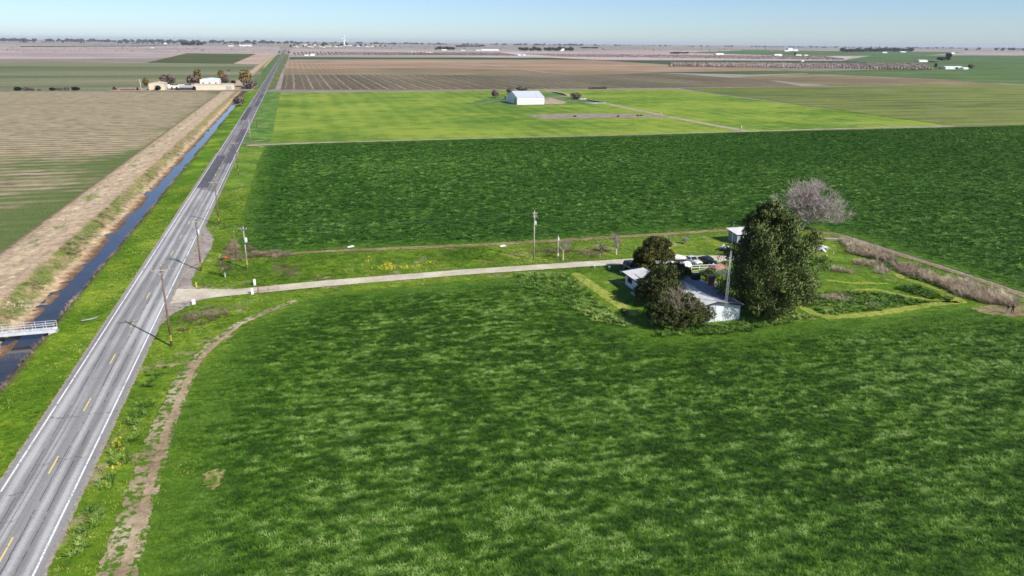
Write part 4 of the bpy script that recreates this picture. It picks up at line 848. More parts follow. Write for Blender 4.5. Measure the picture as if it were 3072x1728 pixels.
# ------------------------------------------------------------------ farmhouse
M_WWALL = plain('white_siding', srgb(222, 224, 224), .75, .06, 1.2); M_ROOF = plain('shaded_roof_grey', srgb(150, 152, 156), .9, .14, .9, bump=.3); M_ROOFW = plain('white_and_lit_roof', srgb(214, 214, 210), .8, .08, .8)
M_TRIM = plain('dark_trim', srgb(70, 62, 56), .7, .15, .4); M_FASCIA = plain('fascia_grey', srgb(170, 166, 160), .7, .1, .5); M_BRICK = plain('brick_red', srgb(158, 82, 54), .85, .15, .2, bump=.3); M_MORTAR = plain('mortar', srgb(170, 158, 146), .9, .1, .2)
t = NT('window_glass'); t.set(col=(.02, .028, .032, 1), rough=.06, spec=.6); M_GLASS = t.m
M_CONC = plain('concrete', srgb(186, 180, 170), .9, .1, .5)
def window(parent, x, y, z, w, h, axis='x', sgn=-1, panes=2, frame=M_TRIM):
    """window on a wall; axis: direction the wall runs; sgn: outward side"""
    f = MB(); p = MB()
    def bx(mb, u0, u1, z0, z1, d0, d1):
        a, b = sorted((sgn * d0, sgn * d1))
        if axis == 'x': mb.box(x + u0, x + u1, y + a, y + b, z0, z1)
        else: mb.box(x + a, x + b, y + u0, y + u1, z0, z1)
    bx(f, -w / 2 - .06, w / 2 + .06, z - .06, z, 0, .05); bx(f, -w / 2 - .06, w / 2 + .06, z + h, z + h + .06, 0, .05)
    for i in range(panes + 1): u = -w / 2 + w * i / panes; bx(f, u - .03, u + .03, z, z + h, 0, .045)
    fr = f.build('window', frame, parent)
    for i in range(panes):
        p = MB(); bx(p, -w / 2 + w * i / panes + .03, -w / 2 + w * (i + 1) / panes - .03, z, z + h, .005, .02); p.build('pane', M_GLASS, fr)
    return fr
house = empty('farmhouse', (64.3, 114, 0)); tag(house, 'low white ranch farmhouse with grey roof beneath the big pine', 'house')
X0, X1, Y0, Y1, EH, RH = -4.6, 4.9, -10.4, 9.4, 2.75, 3.75
w = MB()
w.box(X0, X1, Y0, Y0 + .2, 0, EH); w.box(X0, X1, Y1 - .2, Y1, 0, EH); w.box(X0, X0 + .2, Y0 + .2, Y1 - .2, 0, EH); w.box(X1 - .2, X1, Y0 + .2, Y1 - .2, 0, EH)
xm = .2
w.add([(X0, Y0, EH), (X1, Y0, EH), (xm, Y0, RH - .12), (X0, Y0 + .2, EH), (X1, Y0 + .2, EH), (xm, Y0 + .2, RH - .12)], [(0, 1, 2), (5, 4, 3), (0, 2, 5, 3), (2, 1, 4, 5)])
w.build('wall', M_WWALL, house)
def slope(name, xa, xb, za, zb, y0, y1, mat, parent, th=.14):
    V = [(xa, y0, za), (xb, y0, zb), (xb, y1, zb), (xa, y1, za), (xa, y0, za - th), (xb, y0, zb - th), (xb, y1, zb - th), (xa, y1, za - th)]
    return mesh_obj(name, V, [(0, 1, 2, 3), (7, 6, 5, 4), (0, 4, 5, 1), (1, 5, 6, 2), (2, 6, 7, 3), (3, 7, 4, 0)], mat, parent)
slope('roof', X0 - .5, xm, EH - .02, RH, Y0 - .55, Y1 + .4, M_ROOFW, house); slope('roof', X1 + .5, xm, EH - .02, RH, Y0 - .55, Y1 + .4, M_ROOF, house)  # left slope painted pale as sunlit, right slope grey as pine shade
for xa, xb, za, zb in ((X0 - .5, xm, EH - .04, RH - .02), (X1 + .5, xm, EH - .04, RH - .02)): MB().bar((xa, Y0 - .58, za - .08), (xb, Y0 - .58, zb - .08), .05, .2).build('fascia', M_TRIM, house)
for xa in (X0 - .52, X1 + .52): MB().bar((xa, Y0 - .55, EH - .1), (xa, Y1 + .4, EH - .1), .06, .14).build('gutter', M_FASCIA, house)
window(house, -2.4, Y0, 1.0, 1.3, 1.0, 'x', -1)
for yy in (-6, -1.5, 3): window(house, X1, yy, 1.0, 1.3, 1.0, 'y', 1)
window(house, X0, -4, 1.0, 1.5, 1.0, 'y', -1)
d = MB().box(X1, X1 + .05, .2, 1.1, .05, 2.1).build('door', M_TRIM, house); MB().box(X1 + .05, X1 + .1, .3, .36, 1.0, 1.1).build('handle', M_GALV, d)
MB().tube([(-.9, Y0 - .09, 0), (-.9, Y0 - .09, EH - .1)], .04, 6).build('downpipe', M_FASCIA, house, True)
# left wing towards the drive
wg = MB(); WX0, WX1, WY0, WY1 = -5.9, -3.2, 6.6, 12.2
wg.box(WX0, WX1, WY0, WY0 + .18, 0, 2.55); wg.box(WX0, WX1, WY1 - .18, WY1, 0, 2.55); wg.box(WX0, WX0 + .18, WY0 + .18, WY1 - .18, 0, 2.55); wg.box(WX1 - .18, WX1, Y1, WY1 - .18, 0, 2.55)
wg.build('wing_wall', M_WWALL, house); slope('wing_roof', WX0 - .6, WX1 + 1.2, 2.5, 2.95, WY0 - .6, WY1 + .6, M_ROOFW, house)
MB().bar((WX0 - .62, WY0 - .6, 2.42), (WX0 - .62, WY1 + .6, 2.42), .05, .2).build('fascia', M_TRIM, house)
window(house, WX0, 10.2, .95, 1.9, 1.15, 'y', -1, 3)
MB().box(WX0 - 1.3, WX0 - .4, 5.2, 7.2, 0, .18).build('doorstep', M_CONC, house)
# chimney with courses of brick, cooler
ch = MB().box(4.95, 5.75, -.35, .55, 0, 4.5).build('chimney', M_MORTAR, house)
bk = None
for k in range(22):
    for sidx, (fx0, fx1, fy0, fy1) in enumerate(((4.98, 5.34, -.362, -.34), (5.38, 5.74, -.362, -.34), (4.938, 4.96, -.32, .08), (4.938, 4.96, .12, .52), (5.74, 5.762, -.32, .08), (5.74, 5.762, .12, .52))):
        z0 = .04 + k * .2; 
        if z0 < 2.4: continue
        MB().box(fx0, fx1, fy0, fy1, z0, z0 + .17).build('brick', M_BRICK, ch)
MB().box(4.88, 5.82, -.42, .62, 4.5, 4.62).build('cap', M_CONC, ch)
co = MB().box(3.1, 4.4, 2.3, 3.6, 3.15, 4.15).build('cooler', M_TRIM, house)
for i in range(5): MB().box(3.16, 4.34, 2.27, 2.3, 3.28 + i * .17, 3.36 + i * .17).build('louvre', M_DARK, co)
MB().tube([(1.5, 5.4, 3.5), (1.5, 5.4, 4.15)], .06, 8).build('vent_pipe', M_GALV, house, True)
MB().tube([(2.6, -5.0, 3.2), (2.6, -5.0, 3.55)], .07, 8).build('vent_pipe', M_GALV, house, True)

# ------------------------------------------------------------------ lattice mast
mast = empty('lattice_mast', (65.35, 102.1, 0)); tag(mast, 'tall slim steel lattice mast against the house end wall', 'mast')
def mleg(i, z): 
    rr = np.interp(z, [0, 4.4, 12.6], [.30, .24, .12]); a = math.radians(90 + 120 * i + 15); return Vector((rr * math.cos(a), rr * math.sin(a), z))
for i in range(3): MB().tube([mleg(i, 0), mleg(i, 4.4), mleg(i, 12.6)],   .020, 5).build('leg', M_GALV, mast, True)
nz_ = 26; zs_ = [12.6 * i / nz_ for i in range(nz_ + 1)]
for k in range(nz_):
    b = MB()
    for i in range(3): b.bar(mleg(i, zs_[k]), mleg((i + 1) % 3, zs_[k]), .013); b.bar(mleg(i, zs_[k]), mleg((i + 1) % 3, zs_[k + 1]), .013)
    b.build('bracing', M_GALV, mast)
MB().tube([(0, 0, 12.0), (0, 0, 15.2), (0, 0, 17.6)], [.035, .025, .008], 6).build('whip_antenna', M_GALV, mast, True)
# ------------------------------------------------------------------ roadside things
def thing(name, label, cat, loc, rz=0.0, group=None): return tag(empty(name, loc, rz), label, cat, group)
M_WHITE = plain('white_paint', srgb(226, 226, 222), .55, .06, .3); M_RUST = plain('rusty_red', srgb(122, 66, 50), .8, .2, .2); M_ORANGE = plain('orange_paint', srgb(206, 96, 50), .6, .12, .3); M_RED = plain('red_paint', srgb(170, 52, 46), .55, .12, .4)
M_TYRE = plain('tyre_rubber', srgb(34, 34, 34), .85, .1, .2); M_GREYP = plain('grey_paint', srgb(150, 150, 150), .5, .1, .4); M_TARP = plain('white_tarp', srgb(228, 228, 226), .6, .05, .5, bump=.3); M_LUMB = plain('weathered_lumber', srgb(176, 164, 148), .9, .15, .3)
hy = thing('fire_hydrant', 'yellow hydrant standing at the gravel edge of the driveway mouth', 'hydrant', (-20.5, 144.6, 0))
MB().lathe([(.16, 0), (.16, .06), (.11, .08), (.11, .62), (.15, .66), (.15, .70), (.10, .84), (.04, .92), (.03, .98)], 12).build('barrel', M_YBAND, hy, True)
for s in (-1, 1): MB().tube([(s * .1, 0, .5), (s * .22, 0, .5)], .05, 8).build('outlet', M_YBAND, hy, True)
MB().tube([(0, -.1, .45), (0, -.24, .45)], .07, 8).build('outlet', M_YBAND, hy, True)
def marker(label, x, y, h, w=.22):
    o = thing('marker_post', label, 'post', (x, y, 0), .2, 'white posts at the driveway mouth')
    MB().box(-w, w, -.1, .1, -.1, h).build('post', M_WHITE, o); MB().add([(-w, -.1, h), (w, -.1, h), (w, .1, h), (-w, .1, h), (0, -.1, h + .09), (0, .1, h + .09)], [(0, 1, 4), (2, 3, 5), (1, 2, 5, 4), (3, 0, 4, 5)]).build('cap', M_WHITE, o)
marker('white concrete post on the grass above the gate', -10.0, 142.9, 1.2); marker('white concrete post below the gate at the drive edge', -10.2, 137.5, 1.15); marker('twin white post at the lower corner of the driveway mouth', -19.8, 134.3, .9, .3)
ga = thing('farm_gate', 'rusty tube gate standing open along the driveway', 'gate', (-9.1, 137.9, 0), math.radians(9))
for u in (0, 1.75, 3.6): MB().tube([(u, 0, .12), (u, 0, 1.2)], .03, 6).build('upright', M_RUST, ga, True)
for z in (.15, .42, .70, .95, 1.18): MB().tube([(0, 0, z), (3.6, 0, z)], .022, 6).build('rail', M_RUST, ga, True)
def stake(label, x, y, h, mat, group=None): 
    o = thing('fence_stake', label, 'stake', (x, y, 0), 0, group); MB().tube([(0, 0, -.1), (.02, .01, h)], .045, 6).build('stake_shaft', mat, o, True); MB().box(-.05, .09, -.05, .06, h - .01, h + .05).build('stake_top', mat, o)
stake('rusty gate post at the hinge of the open gate', -9.25, 137.7, 1.9, M_RUST); stake('thin rusty stake on the grass right of the white post', -8.6, 142.2, 1.9, M_RUST); stake('thin rusty stake farther up the grass above the white post', -8.9, 146.4, 1.7, M_RUST)
stake('pale short stake in the grass right of the meter pole', 60.3, 143.9, 1.3, M_LUMB); stake('dark thin stake in the weeds beside the near utility pole', -19.0, 119.5, 1.6, M_RUST)
stake('white stake on the lawn under the scrap heap', 111.6, 134.2, .8, M_WHITE); stake('white stake on the lawn nearer the pine', 108.6, 132.6, .8, M_WHITE)
# debris by the road
db = thing('torn_strip', 'curled grey strip of torn tread lying on the roadside grass', 'debris', (-35.6, 131.2, -.25), .3)
MB().tube([(-1.5, .1, .12), (-1.1, -.25, .08), (-.5, -.3, .14), (.3, -.1, .10), (.9, .0, .16), (1.5, .35, .3)], [.03, .14, .12, .13, .10, .03], 5).build('tread', M_GREYP, db, True); MB().tube([(-1.4, .0, .05), (-.9, -.42, .04), (-.2, -.42, .06)], [.03, .06, .02], 5).build('cord', M_DARK, db, True)
for i, (x, y, lab) in enumerate(((g(1508, 741)[0], g(1508, 741)[1], 'white plastic drum lid lying by the wheat margin'), (*g(1052, 668 + 75), 'pale scrap sheet lying in the wheat margin left of the drum lid'))):
    o = thing('scrap_sheet', lab, 'scrap', (x, y, .1), .4); MB().add([(-.8, -.3, .1), (.8, -.35, .15), (.7, .35, .3), (-.7, .3, .22), (-.8, -.3, .04), (.8, -.35, .09), (.7, .35, .24), (-.7, .3, .16)], [(0, 1, 2, 3), (7, 6, 5, 4), (0, 4, 5, 1), (1, 5, 6, 2), (2, 6, 7, 3), (3, 7, 4, 0)]).build('sheet', M_TARP, o)
rp = thing('rubbish_heap', 'small heap of rubbish with an orange crate beside the short pole', 'rubbish', (-17.3, 163.3, 0))
MB().add([(-.6, -.3, 0), (.6, -.4, 0), (.5, .4, 0), (-.5, .35, 0), (-.3, -.1, .4), (.35, 0, .35)], [(0, 1, 5, 4), (1, 2, 5), (2, 3, 4, 5), (3, 0, 4)]).build('bag', M_DARK, rp); MB().box(.1, .9, .2, .7, .1, .5).build('crate', M_ORANGE, rp); MB().bar((-.9, .3, .1), (-.4, .9, .9), .1).build('plank', M_LUMB, rp)

# ------------------------------------------------------------------ footbridge over the ditch
BX0, BX1, BY_, BW = -58.0, -39.6, 127.6, 1.3
M_BRIDGE = plain('bridge_paint', srgb(204, 206, 208), .6, .1, .5)
br = thing('footbridge', 'white steel footbridge with railings crossing the ditch', 'bridge', (BX1, BY_, -.35), math.radians(.8))
Lb = BX1 - BX0
for s in (-1, 1): MB().box(-Lb, 0, s * BW / 2 - .04, s * BW / 2 + .04, -.15, .32).build('girder', M_BRIDGE, br)
for i in range(40): MB().box(-Lb + i * Lb / 40 + .02, -Lb + (i + 1) * Lb / 40 - .02, -BW / 2 + .05, BW / 2 - .05, .05, .10).build('deck_plank', M_BRIDGE, br)
for s in (-1, 1):
    for i in range(13): x = -Lb + .05 + i * (Lb - .1) / 12; MB().box(x - .025, x + .025, s * BW / 2 - .025, s * BW / 2 + .025, .32, 1.42).build('baluster', M_BRIDGE, br)
    for z in (.72, 1.08, 1.42): MB().box(-Lb, 0, s * BW / 2 - .02, s * BW / 2 + .02, z - .02, z + .025).build('rail', M_BRIDGE, br)
MB().box(-1.0, .5, -.9, .9, -.6, -.16).build('abutment', M_CONC, br)

# ------------------------------------------------------------------ vehicles
def car_paint(name, c, rough=.25):
    if name in MATS: return MATS[name]
    t = NT(name); v = t.obj(); t.set(col=t.ramp(t.noise(.8, 3, .6, v), [(.3, tuple(k * .85 for k in c[:3]) + (1,)), (.7, c)]), rough=rough, spec=.6); t.bsdf.inputs['Coat Weight'].default_value = .5; MATS[name] = t.m; return t.m
M_NAVY = car_paint('navy_car_paint', srgb(26, 32, 48)); M_BLACKP = car_paint('black_car_paint', srgb(16, 20, 30), .2); M_WHITEP = car_paint('white_car_paint', srgb(216, 218, 218), .3); M_LAMP = plain('lamp_glass', srgb(226, 226, 222), .15, .05, .1, .6); M_LAMPR = plain('lamp_red', srgb(140, 20, 18), .2, .05, .1, .6)
def loft(mb, st):
    """st: list of rings (equal counts)"""
    n = len(st[0]); V = [p for r in st for p in r]; Fc = []
    for i in range(len(st) - 1):
        for j in range(n): k = (j + 1) % n; Fc.append((i * n + j, i * n + k, (i + 1) * n + k, (i + 1) * n + j))
    Fc += [tuple(range(n - 1, -1, -1)), tuple((len(st) - 1) * n + j for j in range(n))]; mb.add(V, Fc)
def car(label, loc, rz, paint, style='suv', name='parked_car', group='cars parked behind the house'):
    """front towards -Y"""
    o = thing(name, label, 'car', loc, rz, group)
    L, Wd, H, belt, hood = dict(suv=(4.7, 1.85, 1.75, 1.08, 1.0), coupe=(4.6, 1.82, 1.38, .92, .82), sedan=(4.6, 1.78, 1.45, .95, .86), pickup=(5.3, 1.9, 1.75, 1.05, 1.0))[style]
    h = Wd / 2
    def ring(y, wf, z0, z1): a = h * wf; return [(-a * .92, y, z0), (a * .92, y, z0), (a, y, z0 + .18), (a, y, z1 - .12), (a * .9, y, z1), (-a * .9, y, z1), (-a, y, z1 - .12), (-a, y, z0 + .18)]
    b = MB(); loft(b, [ring(-L / 2, .78, .34, hood - .22), ring(-L / 2 + .25, .94, .24, hood - .08), ring(-L / 2 + 1.1, 1, .22, hood + .04), ring(-L * .12, 1, .22, belt), ring(L * .3, 1, .22, belt), ring(L / 2 - .3, .97, .24, belt - .02), ring(L / 2, .86, .36, belt - .12)])
    b.build('body', paint, o, True)
    cab = {'suv': (-.9, -.25, 1.9, 2.2), 'coupe': (-.8, .1, 1.0, 2.0), 'sedan': (-.75, .0, 1.1, 1.9), 'pickup': (-1.0, -.45, .55, .75)}[style]
    y0, y1, y2, y3 = cab; wr = .74
    gl = MB(); V = [(-h * .9, y0, belt - .02), (h * .9, y0, belt - .02), (h * .9, y3, belt - .02), (-h * .9, y3, belt - .02), (-h * wr, y1, H - .06), (h * wr, y1, H - .06), (h * wr, y2, H - .06), (-h * wr, y2, H - .06)]
    gl.add(V, [(0, 1, 5, 4), (1, 2, 6, 5), (2, 3, 7, 6), (3, 0, 4, 7), (4, 5, 6, 7)]).build('glass', M_GLASS, o)
    rf = MB(); rf.add([(-h * (wr + .02), y1 - .04, H - .06), (h * (wr + .02), y1 - .04, H - .06), (h * (wr + .02), y2 + .04, H - .06), (-h * (wr + .02), y2 + .04, H - .06), (-h * wr * .85, y1 + .15, H), (h * wr * .85, y1 + .15, H), (h * wr * .85, y2 - .15, H), (-h * wr * .85, y2 - .15, H)], [(3, 2, 1, 0), (4, 5, 6, 7), (0, 1, 5, 4), (1, 2, 6, 5), (2, 3, 7, 6), (3, 0, 4, 7)]).build('roof', paint, o)
    for s in (-1, 1):
        for ya, yb in ((y0, y1), (y3, y2), ((y0 + y3) / 2, (y1 + y2) / 2)): MB().bar((s * h * .905, ya, belt - .02), (s * h * (wr + .005), yb, H - .05), .07).build('pillar', paint, o)
        if style == 'suv': MB().bar((s * h * .6, y1 + .2, H + .05), (s * h * .6, y2 - .2, H + .05), .05).build('roof_rail', M_DARK, o)
        MB().box(s * h * .66 - .18, s * h * .66 + .18, -L / 2 - .015, -L / 2 + .2, hood - .36, hood - .2).build('headlight', M_LAMP, o); MB().box(s * h * .7 - .15, s * h * .7 + .15, L / 2 - .12, L / 2 + .012, belt - .38, belt - .16).build('tail_light', M_LAMPR, o)
        MB().box(s * (h + .02) - .09, s * (h + .02) + .09, y0 + .25, y0 + .4, belt, belt + .14).build('mirror', paint, o)
        for yy in (-L / 2 + .85, L / 2 - .85):
            xx = s * (h - .1); tb = MB().tube([(xx - .11, yy, .33), (xx + .11, yy, .33)], .335, 16); wl = tb.build('wheel', M_TYRE, o, False); MB().tube([(xx + s * .09, yy, .33), (xx + s * .125, yy, .33)], .2, 12).build('rim', M_GALV, wl)
    MB().box(-h * .5, h * .5, -L / 2 - .02, -L / 2 + .05, .42, .62).build('grille', M_DARK, o)
    if style == 'pickup': MB().box(-h * .8, h * .8, y3 + .15, L / 2 - .1, belt - .02, belt + .02).build('bed_floor', M_DARK, o)
    return o
car('dark navy SUV parked at the end of the driveway', (63.3, 134.0, .14), math.radians(8), M_NAVY, 'suv')
car('glossy black car parked with its nose to the yard', (81.2, 135.2, .14), math.radians(14), M_BLACKP, 'coupe')
car('white sedan parked beside the black car', (78.0, 135.9, .14), math.radians(12), M_WHITEP, 'sedan')
tr = thing('boat_trailer', 'white covered boat on a trailer behind the junipers', 'trailer', (74.9, 138.2, .14), math.radians(60))
b = MB(); loft(b, [[(-.3, -2.6, .7), (.3, -2.6, .7), (.35, -2.6, 1.0), (0, -2.6, 1.1), (-.35, -2.6, 1.0)], [(-.6, -1.2, .55), (.6, -1.2, .55), (.95, -1.2, 1.05), (0, -1.2, 1.5), (-.95, -1.2, 1.05)], [(-.7, .6, .5), (.7, .6, .5), (1.05, .6, 1.05), (0, .6, 1.65), (-1.05, .6, 1.05)], [(-.7, 2.2, .55), (.7, 2.2, .55), (1.0, 2.2, 1.05), (0, 2.2, 1.35), (-1.0, 2.2, 1.05)]]); b.build('covered_hull', M_TARP, tr, True)
for s in (-1, 1): MB().tube([(s * .95 - .09, .8, .3), (s * .95 + .09, .8, .3)], .3, 14).build('wheel', M_TYRE, tr); MB().bar((s * .5, -2.6, .4), (s * .5, 2.2, .4), .08).build('frame_rail', M_DARK, tr)
MB().bar((0, -2.6, .4), (0, -3.8, .4), .08).build('drawbar', M_DARK, tr)
at = thing('utility_trailer', 'small white loaded trailer left of the shed', 'trailer', (90.2, 143.4, .05), math.radians(30))
MB().box(-.8, .8, -1.3, 1.3, .5, .62).build('bed', M_DARK, at)
for s in (-1, 1): MB().box(s * .8 - .03, s * .8 + .03, -1.3, 1.3, .62, .95).build('side_board', M_WHITE, at); MB().tube([(s * .95 - .08, .2, .3), (s * .95 + .08, .2, .3)], .3, 14).build('wheel', M_TYRE, at)
MB().add([(-.7, -1.1, .63), (.7, -1.1, .63), (.7, 1.1, .63), (-.7, 1.1, .63), (-.4, -.6, 1.25), (.45, -.4, 1.15), (.3, .7, 1.35), (-.35, .6, 1.1)], [(0, 1, 5, 4), (1, 2, 6, 5), (2, 3, 7, 6), (3, 0, 4, 7), (4, 5, 6, 7)]).build('load', M_TARP, at); MB().bar((0, -1.3, .5), (0, -2.4, .45), .07).build('drawbar', M_DARK, at)

# ------------------------------------------------------------------ shed, patio clutter, fences
sh = thing('garden_shed', 'small grey shed with pale lean-to roof left of the pine top', 'shed', (98.3, 149.8, 0), 0)
MB().box(-2.4, 2.4, -1.9, 1.9, 0, 2.45).build('wall', plain('shed_boards', srgb(150, 156, 166), .85, .12, .3), sh)
mesh_obj('roof', [(-2.9, -2.4, 2.5), (2.9, -2.4, 2.5), (2.9, 2.4, 2.95), (-2.9, 2.4, 2.95), (-2.9, -2.4, 2.4), (2.9, -2.4, 2.4), (2.9, 2.4, 2.85), (-2.9, 2.4, 2.85)], [(0, 1, 2, 3), (7, 6, 5, 4), (0, 4, 5, 1), (1, 5, 6, 2), (2, 6, 7, 3), (3, 7, 4, 0)], M_ROOFW, sh)
d = MB().box(-.5, .5, -1.96, -1.9, .05, 2.0).build('door', M_TRIM, sh); MB().box(.3, .36, -2.0, -1.96, 1.0, 1.1).build('handle', M_GALV, d)
for i in range(12): MB().box(-2.43, -2.4, -1.85 + i * .31, -1.58 + i * .31, .05, 2.4).build('board', plain('shed_boards', srgb(150, 156, 166)), sh)
for i in range(14):
    x = -2.38 + i * .34
    if not (-.85 < x < .52): MB().box(x, x + .30, -1.93, -1.9, .05, 2.4).build('board', plain('shed_boards', srgb(150, 156, 166)), sh)
pt = thing('picnic_table', 'white picnic table with benches behind the chimney', 'table', (74.0, 120.6, 0), .3)
for i in range(5): MB().box(-.9, .9, -.42 + i * .17, -.28 + i * .17, .72, .76).build('top_plank', M_WHITE, pt)
for s in (-1, 1): MB().box(-.9, .9, s * .8 - .14, s * .8 + .14, .42, .46).build('bench', M_WHITE, pt); MB().bar((s * .65, -.7, 0), (s * .65, -.2, .72), .08).build('leg', M_WHITE, pt); MB().bar((s * .65, .7, 0), (s * .65, .2, .72), .08).build('leg', M_WHITE, pt)
um = thing('garden_canopy', 'faded red canopy on four posts beside the patio', 'canopy', (78.4, 126.6, 0), .25)
for sx in (-1, 1):
    for sy in (-1, 1): MB().tube([(sx * 1.4, sy * 1.1, 0), (sx * 1.4, sy * 1.1, 2.0)], .04, 6).build('post', M_GALV, um, True)
MB().add([(-1.6, -1.3, 2.0), (1.6, -1.3, 2.0), (1.6, 1.3, 2.0), (-1.6, 1.3, 2.0), (-.9, 0, 2.5), (.9, 0, 2.5), (-1.6, -1.3, 1.9), (1.6, -1.3, 1.9), (1.6, 1.3, 1.9), (-1.6, 1.3, 1.9)], [(0, 1, 5, 4), (1, 2, 5), (2, 3, 4, 5), (3, 0, 4), (0, 6, 7, 1), (1, 7, 8, 2), (2, 8, 9, 3), (3, 9, 6, 0)]).build('canopy_cloth', plain('faded_red_cloth', srgb(168, 122, 118), .8, .2, .5), um)
fr = thing('frame_shelter', 'dark open frame shelter right of the chimney', 'shelter', (77.2, 122.8, 0), .3)
for sx in (-1, 1):
    for sy in (-1, 1): MB().tube([(sx * 1.2, sy * .9, 0), (sx * 1.2, sy * .9, 1.9)], .05, 6).build('post', M_DARK, fr, True)
for i in range(7): MB().bar((-1.3 + i * .43, -1.1, 1.95), (-1.3 + i * .43, 1.1, 1.95), .07).build('slat', M_GREYP, fr)
ba = thing('oil_drum', 'rusty brown drum beside the chimney', 'drum', (71.6, 117.6, 0)); MB().lathe([(.29, 0), (.3, .02), (.3, .3), (.315, .32), (.3, .34), (.3, .58), (.315, .6), (.3, .62), (.3, .88), (.27, .9)], 14).build('drum_body', M_RUST, ba, True); MB().tube([(.1, 0, .89), (.1, 0, .93)], .04, 8).build('bung', M_DARK, ba)
cr = thing('garden_cart', 'orange garden cart by the foot of the chimney', 'cart', (71.4, 114.2, 0), .5); MB().box(-.5, .5, -.35, .35, .35, .65).build('tub', M_ORANGE, cr); MB().tube([(-.35, -.05, .2), (-.35, .05, .2)], .2, 12).build('wheel', M_TYRE, cr)
for s in (-1, 1): MB().bar((.4, s * .3, .6), (1.1, s * .3, .75), .04).build('handle', M_LUMB, cr); MB().bar((.35, s * .25, 0), (.35, s * .25, .36), .04).build('leg', M_DARK, cr)
def rail_fence(label, a, b, h, n, mat):
    o = thing('rail_fence', label, 'fence', (*a, 0)); L = Vector((b[0] - a[0], b[1] - a[1], 0))
    for i in range(n + 1): p = L * i / n; MB().box(p.x - .05, p.x + .05, p.y - .05, p.y + .05, -.05, h).build('post', mat, o)
    for z in (h * .5, h - .06): MB().bar((0, 0, z), (L.x, L.y, z), .05, .12).build('rail', mat, o)
rail_fence('white rail fence in front of the parked cars', (75.4, 131.6), (80.6, 131.0), 1.1, 3, M_WHITE)
rail_fence('pale rail fence along the patio behind the roof', (73.2, 128.0), (78.6, 129.6), 1.0, 3, M_LUMB)
for i, (x, y, lab) in enumerate(((56.6, 137.9, 'white bucket at the drive edge farthest from the house'), (59.3, 136.2, 'white bucket at the drive edge near the SUV'), (60.4, 132.8, 'pale pot on the lawn beside the SUV'), (61.2, 131.2, 'white pot by the corner of the house wing'))):
    o = thing('bucket', lab, 'bucket', (x, y, .05), 0, 'buckets along the drive edge'); MB().lathe([(.2, 0), (.27, .5), (.29, .52), (.29, .56)], 12).build('pail', M_WHITE, o, True); MB().tube([(-.28, 0, .55), (-.15, .02, .72), (.15, .02, .72), (.28, 0, .55)], .012, 5, False).build('handle', M_GALV, o)
tp = thing('tarp_pile', 'white tarpaulin thrown over a heap in front of the white sedan', 'tarpaulin', (75.6, 134.2, .1), .4)
MB().add([(-1.3, -.9, 0), (1.2, -.8, 0), (1.3, .8, 0), (-1.2, .9, 0), (-.8, -.4, .8), (.6, -.5, 1.0), (.7, .4, .7), (-.6, .5, .95), (0, 0, 1.15)], [(0, 1, 5, 4), (1, 2, 6, 5), (2, 3, 7, 6), (3, 0, 4, 7), (4, 5, 8), (5, 6, 8), (6, 7, 8), (7, 4, 8)]).build('sheet', M_TARP, tp); MB().tube([(-1.3, -.95, .06), (0, -1.0, .1), (1.25, -.9, .06)], .03, 5).build('rope', M_LUMB, tp, True)
fz = thing('old_freezer', 'white chest freezer standing behind the roof cooler', 'freezer', (71.0, 121.4, 0), .2); MB().box(-.8, .8, -.4, .4, .05, .85).build('cabinet', M_WHITE, fz); MB().box(-.82, .82, -.42, .42, .86, .98).build('lid', M_WHITE, fz)
for i, (x, y, rz, lab) in enumerate(((75.6, 122.4, .4, 'white garden chair left of the dark frame shelter'), (73.0, 123.4, 2.2, 'white garden chair behind the picnic table'))):
    o = thing('garden_chair', lab, 'chair', (x, y, 0), rz, 'garden chairs on the patio'); MB().box(-.25, .25, -.25, .25, .40, .44).build('seat', M_WHITE, o); MB().box(-.25, .25, .22, .27, .44, .9).build('backrest', M_WHITE, o)
    for sx in (-1, 1):
        for sy in (-1, 1): MB().box(sx * .22 - .025, sx * .22 + .025, sy * .22 - .025, sy * .22 + .025, 0, .4).build('leg', M_WHITE, o)
wb = thing('wheelie_bin', 'grey wheeled bin beside the rusty drum', 'bin', (72.6, 117.0, 0), .1); MB().add([(-.25, -.3, .08), (.25, -.3, .08), (.25, .25, .08), (-.25, .25, .08), (-.3, -.36, 1.0), (.3, -.36, 1.0), (.3, .36, 1.0), (-.3, .36, 1.0)], [(3, 2, 1, 0), (4, 5, 6, 7), (0, 1, 5, 4), (1, 2, 6, 5), (2, 3, 7, 6), (3, 0, 4, 7)]).build('tub', M_GREYP, wb); MB().box(-.32, .32, -.38, .4, 1.0, 1.07).build('lid', M_DARK, wb)
for s in (-1, 1): MB().tube([(s * .27 - .03, .3, .1), (s * .27 + .03, .3, .1)], .1, 10).build('wheel', M_TYRE, wb)
car('white pickup parked behind the boat trailer', (71.2, 136.9, .14), math.radians(75), M_WHITEP, 'pickup')
